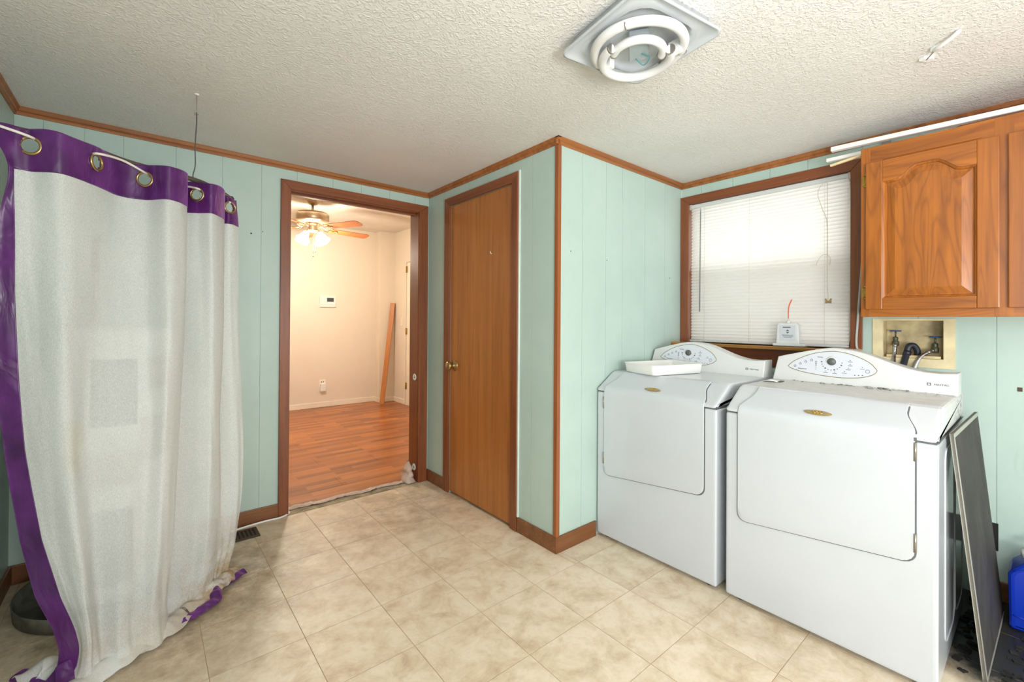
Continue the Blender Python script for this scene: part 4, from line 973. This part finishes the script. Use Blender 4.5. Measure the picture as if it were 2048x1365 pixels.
for gi, (fi, row) in enumerate(G):          # soft wrinkles, growing downwards
    amp = .0055 + .006 * max(0, min(1, (fi - 3) / 5))
    if fi < 1.0: amp = .002
    for j, v in enumerate(row):
        q = noise.noise(Vector((j * .075, v.z * 1.4, 3.0))) * amp + noise.noise(Vector((j * .16, v.z * 5 + j * .05, 9.0))) * amp * .5
        v.x += q * -.55; v.y += q * .83
        if fi < 1.0: v.z += .004 * math.sin(j * .21) * (1 - fi) 
ct = root('curtain', (-.5, .1, 0), 'white sheer curtain with purple satin header hung in front of the water heater', 'curtain')
GC = [(2, .0), (4, .0), (6, .0), (10, .0), (14, .0)]
zc = 1.768
def rowpt(zz, col):
    for (fa, ra), (fb, rb) in zip(G, G[1:]):
        if ra[col].z >= zz >= rb[col].z:
            t = (ra[col].z - zz) / max(1e-6, ra[col].z - rb[col].z); return ra[col].lerp(rb[col], t)
    return G[0][1][col]
cents = []
for ci, _ in GC:
    col = ci * CK; p = rowpt(zc, col); q = rowpt(zc, col + 3) - rowpt(zc, col - 3); q.z = 0; q.normalize(); cents.append((p, q))
hdr = [r for f, r in G if f <= 1.0001]; low = [r for f, r in G if f >= 0.9999]
def face_grid(rows, c0_, c1_, holes=()):
    m = MB(); V = [[m.b.verts.new(p) for p in r[c0_:c1_ + 1]] for r in rows]
    for i in range(len(V) - 1):
        for j in range(len(V[0]) - 1):
            q = (V[i][j].co + V[i + 1][j + 1].co) / 2
            if any((q - h).length < .0245 for h in holes): continue
            m.b.faces.new((V[i][j], V[i][j + 1], V[i + 1][j + 1], V[i + 1][j])).smooth = True
    bmesh.ops.delete(m.b, geom=[v for v in m.b.verts if not v.link_faces], context='VERTS'); return m
last = len(G[0][1]) - 1
hb = solid(face_grid(hdr, 0, last, [c[0] for c in cents]).build('header_band', M_satin, ct), .002)
solid(face_grid(low, 0, CK).build('side_border', M_satin, ct), .002)
face_grid(low, CK, last).build('sheer_panel', M_sheer, ct)
for p, q in cents:
    nrm = Vector((q.y, -q.x, 0)); 
    if nrm.y > 0: nrm = -nrm
    pts = [p + nrm * .0055 + q * (.0265 * math.cos(2 * PI * k / 24)) + Vector((0, 0, .0265 * math.sin(2 * PI * k / 24))) for k in range(24)]
    MB().tube(pts, .0048, 8, True).build('grommet', M_brass, ct)
# cloth pooled on the floor
def ribbon(name, path, w, mat, up=0.0, hgt=None, wig=.008, flat=True):
    pts = cat(path, 6); rows = []
    for i, p in enumerate(pts):
        t = (pts[min(i + 1, len(pts) - 1)] - pts[max(i - 1, 0)]).normalized(); s_ = Vector((t.y, -t.x, 0)).normalized()
        rows.append([p + s_ * (w * (k / 5 - .5)) + Vector((0, 0, max(0.0, (math.sin(k / 5 * PI) * (hgt or .01)) + noise.noise(Vector((i * .4, k * .7, w * 50))) * wig + up * k / 5))) for k in range(6)])
    o = solid(MB().grid(rows).build(name, mat, ct), .0015); return subs(o)
ribbon('hem_band', [(-.455, .075, .012), (-.412, .085, .012), (-.365, .075, .014), (-.315, .100, .012), (-.278, .118, .016), (-.243, .140, .020), (-.240, .185, .032), (-.225, .225, .030), (-.185, .262, .02), (-.15, .290, .018), (-.112, .318, .014)], .050, M_satin, hgt=.016, wig=.012)
ribbon('hem_band', [(-.80, .10, .01), (-.755, .02, .012), (-.735, -.05, .012), (-.72, -.12, .01), (-.71, -.2, .01)], .055, M_satin, hgt=.014)
ribbon('side_border', [(-.672, -.035, .07), (-.668, -.075, .03), (-.690, -.115, .012), (-.715, -.16, .01), (-.74, -.22, .01)], .060, M_satin, hgt=.010)
ribbon('pooled_cloth', [(-.73, -.15, .008), (-.66, -.115, .010), (-.58, -.06, .012), (-.51, -.02, .014), (-.45, .03, .014), (-.40, .06, .012), (-.36, .115, .01)], .10, M_sheer, hgt=.034, wig=.022)
ribbon('pooled_cloth', [(-.80, .04, .008), (-.735, .06, .018), (-.69, .03, .012), (-.62, .0, .02), (-.55, -.01, .02)], .11, M_sheer, hgt=.03, wig=.02)
ribbon('pooled_cloth', [(-.35, .13, .012), (-.30, .165, .018), (-.25, .21, .026), (-.205, .265, .022), (-.17, .315, .016), (-.15, .35, .012)], .085, M_sheer, hgt=.03, wig=.026)
rd = MB().tube(cat([(-.953, -.03, 1.828), (-.835, -.004, 1.828), (-.705, .028, 1.828), (-.626, .079, 1.828), (-.521, .172, 1.828), (-.318, .262, 1.828), (-.20, .42, 1.828), (-.150, .530, 1.828)], 6), .0105, 12).lathe([(0, 0), (.014, 0), (.015, .02), (.010, .028), (0, .028)], (-.153, .523, 1.815), 12)
o = rd.build('curtain_rod', M_rod); o['label'] = 'dull metal curtain rod carrying the purple-topped curtain'; o['category'] = 'curtain rod'
o = MB().tube(cat([(-.940, -.12, 1.815), (-.853, -.087, 1.807), (-.822, -.094, 1.800), (-.766, -.077, 1.790), (-.752, .012, 1.800), (-.70, .055, 1.80), (-.645, .075, 1.800), (-.616, -.022, 1.790), (-.553, .044, 1.800), (-.492, .105, 1.786), (-.468, .205, 1.795), (-.385, .29, 1.80), (-.338, .258, 1.794), (-.306, .24, 1.786), (-.29, .345, 1.80), (-.2, .485, 1.81), (-.168, .425, 1.79)], 6), .0042, 8).build('rope', M_rope)
o['label'] = 'thin white rope laced through the curtain grommets'; o['category'] = 'rope'
wr = root('hanging_wire', (-.319, .22, H), 'thin dark wire hanging from a ceiling hook to the curtain rod', 'wire')
MB().tube(cat([(-.319, .235, H - .075), (-.318, .235, H - .12), (-.322, .24, H - .22), (-.320, .25, H - .30), (-.328, .252, H - .35), (-.319, .262, H - .375)], 5), .0022, 6).build('wire', M_wire, wr)
MB().tube(cat([(-.319, .222, H), (-.319, .226, H - .03), (-.319, .232, H - .065), (-.326, .235, H - .078), (-.322, .235, H - .09), (-.312, .235, H - .08)], 4), .0018, 6).build('screw_eye', M_metal, wr)
MB().lathe([(0, 0), (.010, 0), (.008, -.004), (0, -.005)], (-.319, .222, H), 10).build('ceiling_plug', M_plaster, wr)
# water heater behind the curtain
wh = root('water_heater', (-.565, .575, 0), 'white cylindrical water heater standing in a pan behind the sheer curtain', 'water heater')
cx_, cy_ = -.565, .575
MB().lathe([(0, .05), (.235, .05), (.245, .06), (.245, 1.160), (.238, 1.172), (.20, 1.180), (0, 1.185)], (cx_, cy_, 0), 48).build('tank', M_heater, wh)
def wrap(name, a0, a1, z0, z1, mat):
    rows = [[(cx_ + .2472 * math.cos(a0 + (a1 - a0) * k / 8), cy_ + .2472 * math.sin(a0 + (a1 - a0) * k / 8), z) for k in range(9)] for z in (z1, z0)]
    solid(MB().grid(rows).build(name, mat, wh), .002)
A = lambda d: math.radians(-90 + d)
wrap('warning_label', A(-20), A(14), .775, 1.05, M_labelg)
wrap('energy_label', A(-42), A(-26), .60, .80, M_labely)
wrap('rating_label', A(-20), A(16), .53, .66, M_labelw)
wrap('instruction_label', A(18), A(44), .62, .80, M_labelw)
wrap('seal_label', A(22), A(44), .92, 1.06, M_labelw)
wrap('access_cover', A(-19), A(12), .12, .43, M_labelg)
for dx in (-.09, .09): MB().tube([(cx_ + dx, cy_ + .03, 1.17), (cx_ + dx, cy_ + .03, 1.55), (cx_ + dx, cy_ + .28, 1.62)], .012, 10).build('water_pipe', M_metal, wh)
dp = MB().lathe([(0, .003), (.300, .003), (.318, .010), (.325, .066), (.328, .066), (.322, .006), (.0, .0005)][::-1], (cx_, cy_ - .0, 0), 48).build('drain_pan', M_pan)
dp['label'] = 'round dark grey drain pan under the water heater'; dp['category'] = 'pan'
for k in range(3):
    a_ = k * 2.1 + .4; MB().box(cx_ + .18 * math.cos(a_) - .02, cx_ + .18 * math.cos(a_) + .02, cy_ + .18 * math.sin(a_) - .02, cy_ + .18 * math.sin(a_) + .02, .005, .052).build('support_leg', M_dark, wh)

# ------------------------------------------------------------------ floor things
fv = root('floor_register', (-.03, .77, 0), 'brown metal floor register at the edge of the curtain', 'vent')
MB().box(-.26, .028, .700, .835, 0.0, .006, .002, 1).build('plate', M_vent, fv)
for k in range(14):
    x = -.245 + k * .019; MB().box(x, x + .009, .722, .813, .0055, .0066).build('louvre', M_dark, fv)
o = MB().tube(cat([(-.10, .848, .006), (0.0, .868, .006), (.09, .875, .006), (.165, .872, .006), (.222, .905, .007), (.215, .95, .008)], 6), .0055, 8).build('white_cable', M_plaster)
o['label'] = 'white cable lying along the baseboard by the doorway'; o['category'] = 'cable'
th = struct(MB().box(DX0 - .002, DX1 + .002, .884, YA + .088, -.0015, .0025, .001, 1).build('trim_7', M_strip))
m = MB(); rows = []
random.seed(11)
for i in range(60):
    x = DX0 + .01 + (DX1 - DX0 - .10) * i / 59; r = []
    for k in range(7):
        t = k / 6; r.append((x + random.uniform(-.004, .004), .945 + .010 * math.sin(i * .3) + t * .048, .004 + abs(noise.noise(Vector((i * .5, k * .8, 1)))) * .022 + .008 * math.sin(t * PI)))
    rows.append(r)
o = solid(m.grid(rows).build('plastic_sheeting', M_poly), .0008); subs(o); o['label'] = 'crumpled translucent plastic strip along the doorway threshold'; o['category'] = 'plastic sheet'
m = MB(); rows = []
for i in range(14):
    t = i / 13; z = .006 + .145 * t ** .9; rad = .058 * (1 - t) ** .75 + .012; r = []
    for k in range(13):
        a_ = 2 * PI * k / 12; n_ = 1 + .75 * noise.noise(Vector((math.cos(a_) * 1.6, math.sin(a_) * 1.6, t * 4)))
        r.append((DX1 - .045 - .0 * t + rad * n_ * math.cos(a_) * .62, .965 + rad * n_ * math.sin(a_), z))
    rows.append(r)
o = smooth(m.grid(rows).build('plastic_bundle', M_poly)); o['label'] = 'bunched clear plastic standing against the foot of the doorway jamb'; o['category'] = 'plastic sheet'
# ------------------------------------------------------------------ next room things
tm = root('thermostat', (1.48, 4.3, 1.47), 'white wall thermostat with small grey screen in the next room', 'thermostat')
MB().box(1.372, 1.588, 4.272, 4.2995, 1.396, 1.552, .006, 2).build('case', M_plaster, tm)
MB().box(1.465, 1.558, 4.270, 4.2725, 1.470, 1.525, .001, 1).build('screen', M_labelg, tm)
MB().box(1.376, 1.584, 4.271, 4.273, 1.428, 1.430).build('seam', M_labelw, tm)
ot = root('wall_socket', (1.425, 4.3, .3), 'white socket with a plug-in adapter low on the cream wall', 'socket')
MB().box(1.378, 1.462, 4.293, 4.2995, .255, .385, .002, 1).build('cover_plate', M_creamtrim, ot)
MB().box(1.385, 1.462, 4.258, 4.2935, .225, .330, .006, 2).build('adapter', M_plaster, ot)
MB().box(1.400, 1.412, 4.291, 4.2935, .345, .362).box(1.425, 1.437, 4.291, 4.2935, .345, .362).build('socket_slot', M_labelg, ot)
sw = root('light_switch', (X2R, 3.90, 1.19), 'cream light switch beside the far door', 'switch')
MB().box(X2R - .006, X2R - .0005, 3.865, 3.935, 1.13, 1.25, .002, 1).build('cover_plate', M_creamtrim, sw)
MB().box(X2R - .014, X2R - .005, 3.893, 3.907, 1.18, 1.205, .002, 1).build('toggle', M_creamtrim, sw)
P0, P1 = Vector((2.155, 3.99, FZ)), Vector((2.372, 4.118, 1.475)); ax = (P1 - P0).normalized(); sd = Vector((0.70, -.70, 0)); sd = (sd - ax * sd.dot(ax)).normalized(); nn = ax.cross(sd)
m = MB(); V = [m.b.verts.new(p + sd * a_ * .034 + nn * b_ * .010) for p in (P0 + Vector((0, 0, .006)), P1) for a_, b_ in ((-1, -1), (1, -1), (1, 1), (-1, 1))]
for f in ((0, 1, 2, 3), (7, 6, 5, 4), (0, 4, 5, 1), (1, 5, 6, 2), (2, 6, 7, 3), (3, 7, 4, 0)): m.b.faces.new([V[k] for k in f])
bmesh.ops.recalc_face_normals(m.b, faces=m.b.faces); o = m.build('wood_board', M_board); o['label'] = 'long orange-brown board leaning in the far corner of the next room'; o['category'] = 'board'
# ceiling fan with lit lamps
FX_, FY_ = .905, 2.95
cf = root('ceiling_fan', (FX_, FY_, H2), 'brass ceiling fan with wooden blades and four lit glass shades', 'ceiling fan')
fc = (FX_, FY_, 0)
MB().lathe([(0, H2), (.075, H2), (.078, H2 - .012), (.070, H2 - .035), (.045, H2 - .062), (.022, H2 - .072), (0, H2 - .072)][::-1], fc, 28).build('canopy', M_pewter, cf)
MB().lathe([(.013, H2 - .15), (.013, H2 - .07)], fc, 14).build('down_rod', M_pewter, cf)
MB().lathe([(0, H2 - .265), (.10, H2 - .265), (.155, H2 - .250), (.166, H2 - .235), (.168, H2 - .175), (.155, H2 - .158), (.08, H2 - .146), (.03, H2 - .142), (0, H2 - .142)], fc, 36).build('motor_housing', M_pewter, cf)
MB().lathe([(0, H2 - .36), (.045, H2 - .36), (.052, H2 - .34), (.048, H2 - .30), (.06, H2 - .285), (.075, H2 - .265), (0, H2 - .262)], fc, 24).build('light_kit', M_pewter, cf)
for k in range(5):
    a_ = D(9 + 72 * k); RZ = Matrix.Rotation(a_, 3, 'Z') @ Matrix.Rotation(D(-12), 3, 'X')
    z0 = H2 - .318; L0, L1 = .20, .66; w = .065; pts = []
    for q in range(9): t = q / 8; pts.append((L0 + (L1 - L0 - .05) * t, w * (.78 + .22 * t)))
    for q in range(1, 8): b_ = q / 8 * PI / 2; pts.append((L1 - .05 + .05 * math.sin(b_), w * math.cos(b_) ** .6))
    poly = [(x, y) for x, y in pts] + [(x, -y) for x, y in pts[::-1]]
    m = MB(); A_ = [m.b.verts.new((x, y, -.003)) for x, y in poly]; B_ = [m.b.verts.new((x, y, .003)) for x, y in poly]
    m.b.faces.new(A_[::-1]); m.b.faces.new(B_)
    for q in range(len(A_)): m.b.faces.new((A_[q], A_[(q + 1) % len(A_)], B_[(q + 1) % len(A_)], B_[q]))
    bmesh.ops.recalc_face_normals(m.b, faces=m.b.faces)
    me = bpy.data.meshes.new('blade'); m.b.to_mesh(me); m.b.free(); me.materials.append(M_blade)
    o = bpy.data.objects.new('blade', me); COL.objects.link(o); o.parent = cf; o['_org'] = tuple(cf['_org']); o.location = (0, 0, z0 - H2); o.rotation_euler = RZ.to_euler()
    u = Matrix.Rotation(a_, 3, 'Z') @ Vector((1, 0, 0)); v = Vector((-u.y, u.x, 0)); c_ = Vector((FX_, FY_, z0 - .006))
    mm = MB()
    for s_ in (-1, 1): mm.tube(cat([c_ + u * .09 + Vector((0, 0, .045)), c_ + u * .14 + v * s_ * .035, c_ + u * .20 + v * s_ * .045, c_ + u * .26 + v * s_ * .02, c_ + u * .28], 4), .005, 6)
    mm.box(-.02, .02, -.02, .02, -.002, .002); 
    bmesh.ops.translate(mm.b, verts=list(mm.b.verts)[-8:], vec=c_ + u * .23)
    mm.build('blade_arm', M_brass, cf)
for k in range(4):
    a_ = D(35 + 90 * k); u = Vector((math.cos(a_), math.sin(a_), 0)); zt = H2 - .35
    MB().tube(cat([(FX_ + u.x * .03, FY_ + u.y * .03, zt), (FX_ + u.x * .07, FY_ + u.y * .07, zt + .005), (FX_ + u.x * .09, FY_ + u.y * .09, zt - .03)], 4), .008, 8).build('lamp_arm', M_brass, cf)
    Rm = Matrix.Rotation(a_, 3, 'Z') @ Matrix.Rotation(D(-32), 3, 'Y')
    o = MB().lathe([(.020, 0), (.030, -.012), (.038, -.045), (.050, -.08), (.068, -.105), (.070, -.108), (.048, -.085), (.034, -.045), (.024, -.01)], (FX_ + u.x * .09, FY_ + u.y * .09, zt - .025), 20, Rm)
    o.build('glass_shade', M_shade, cf)
for dx, l_ in ((.0, .19), (.022, .14)):
    MB().tube([(FX_ + dx, FY_ - .03, H2 - .36), (FX_ + dx, FY_ - .03, H2 - .42 - l_)], .0015, 6).lathe([(0, -.025), (.006, -.02), (.004, 0), (0, 0)], (FX_ + dx, FY_ - .03, H2 - .42 - l_), 8).build('pull_chain', M_metal, cf)
for (x, y, z, e_) in ((FX_, FY_, H2 - .52, 92),):
    l = bpy.data.lights.new('fan_bulbs', 'POINT'); l.energy = e_; l.color = (1.0, 0.87, 0.72); l.shadow_soft_size = .09
    o = bpy.data.objects.new('fan_bulbs', l); COL.objects.link(o); o.location = (x, y, z)
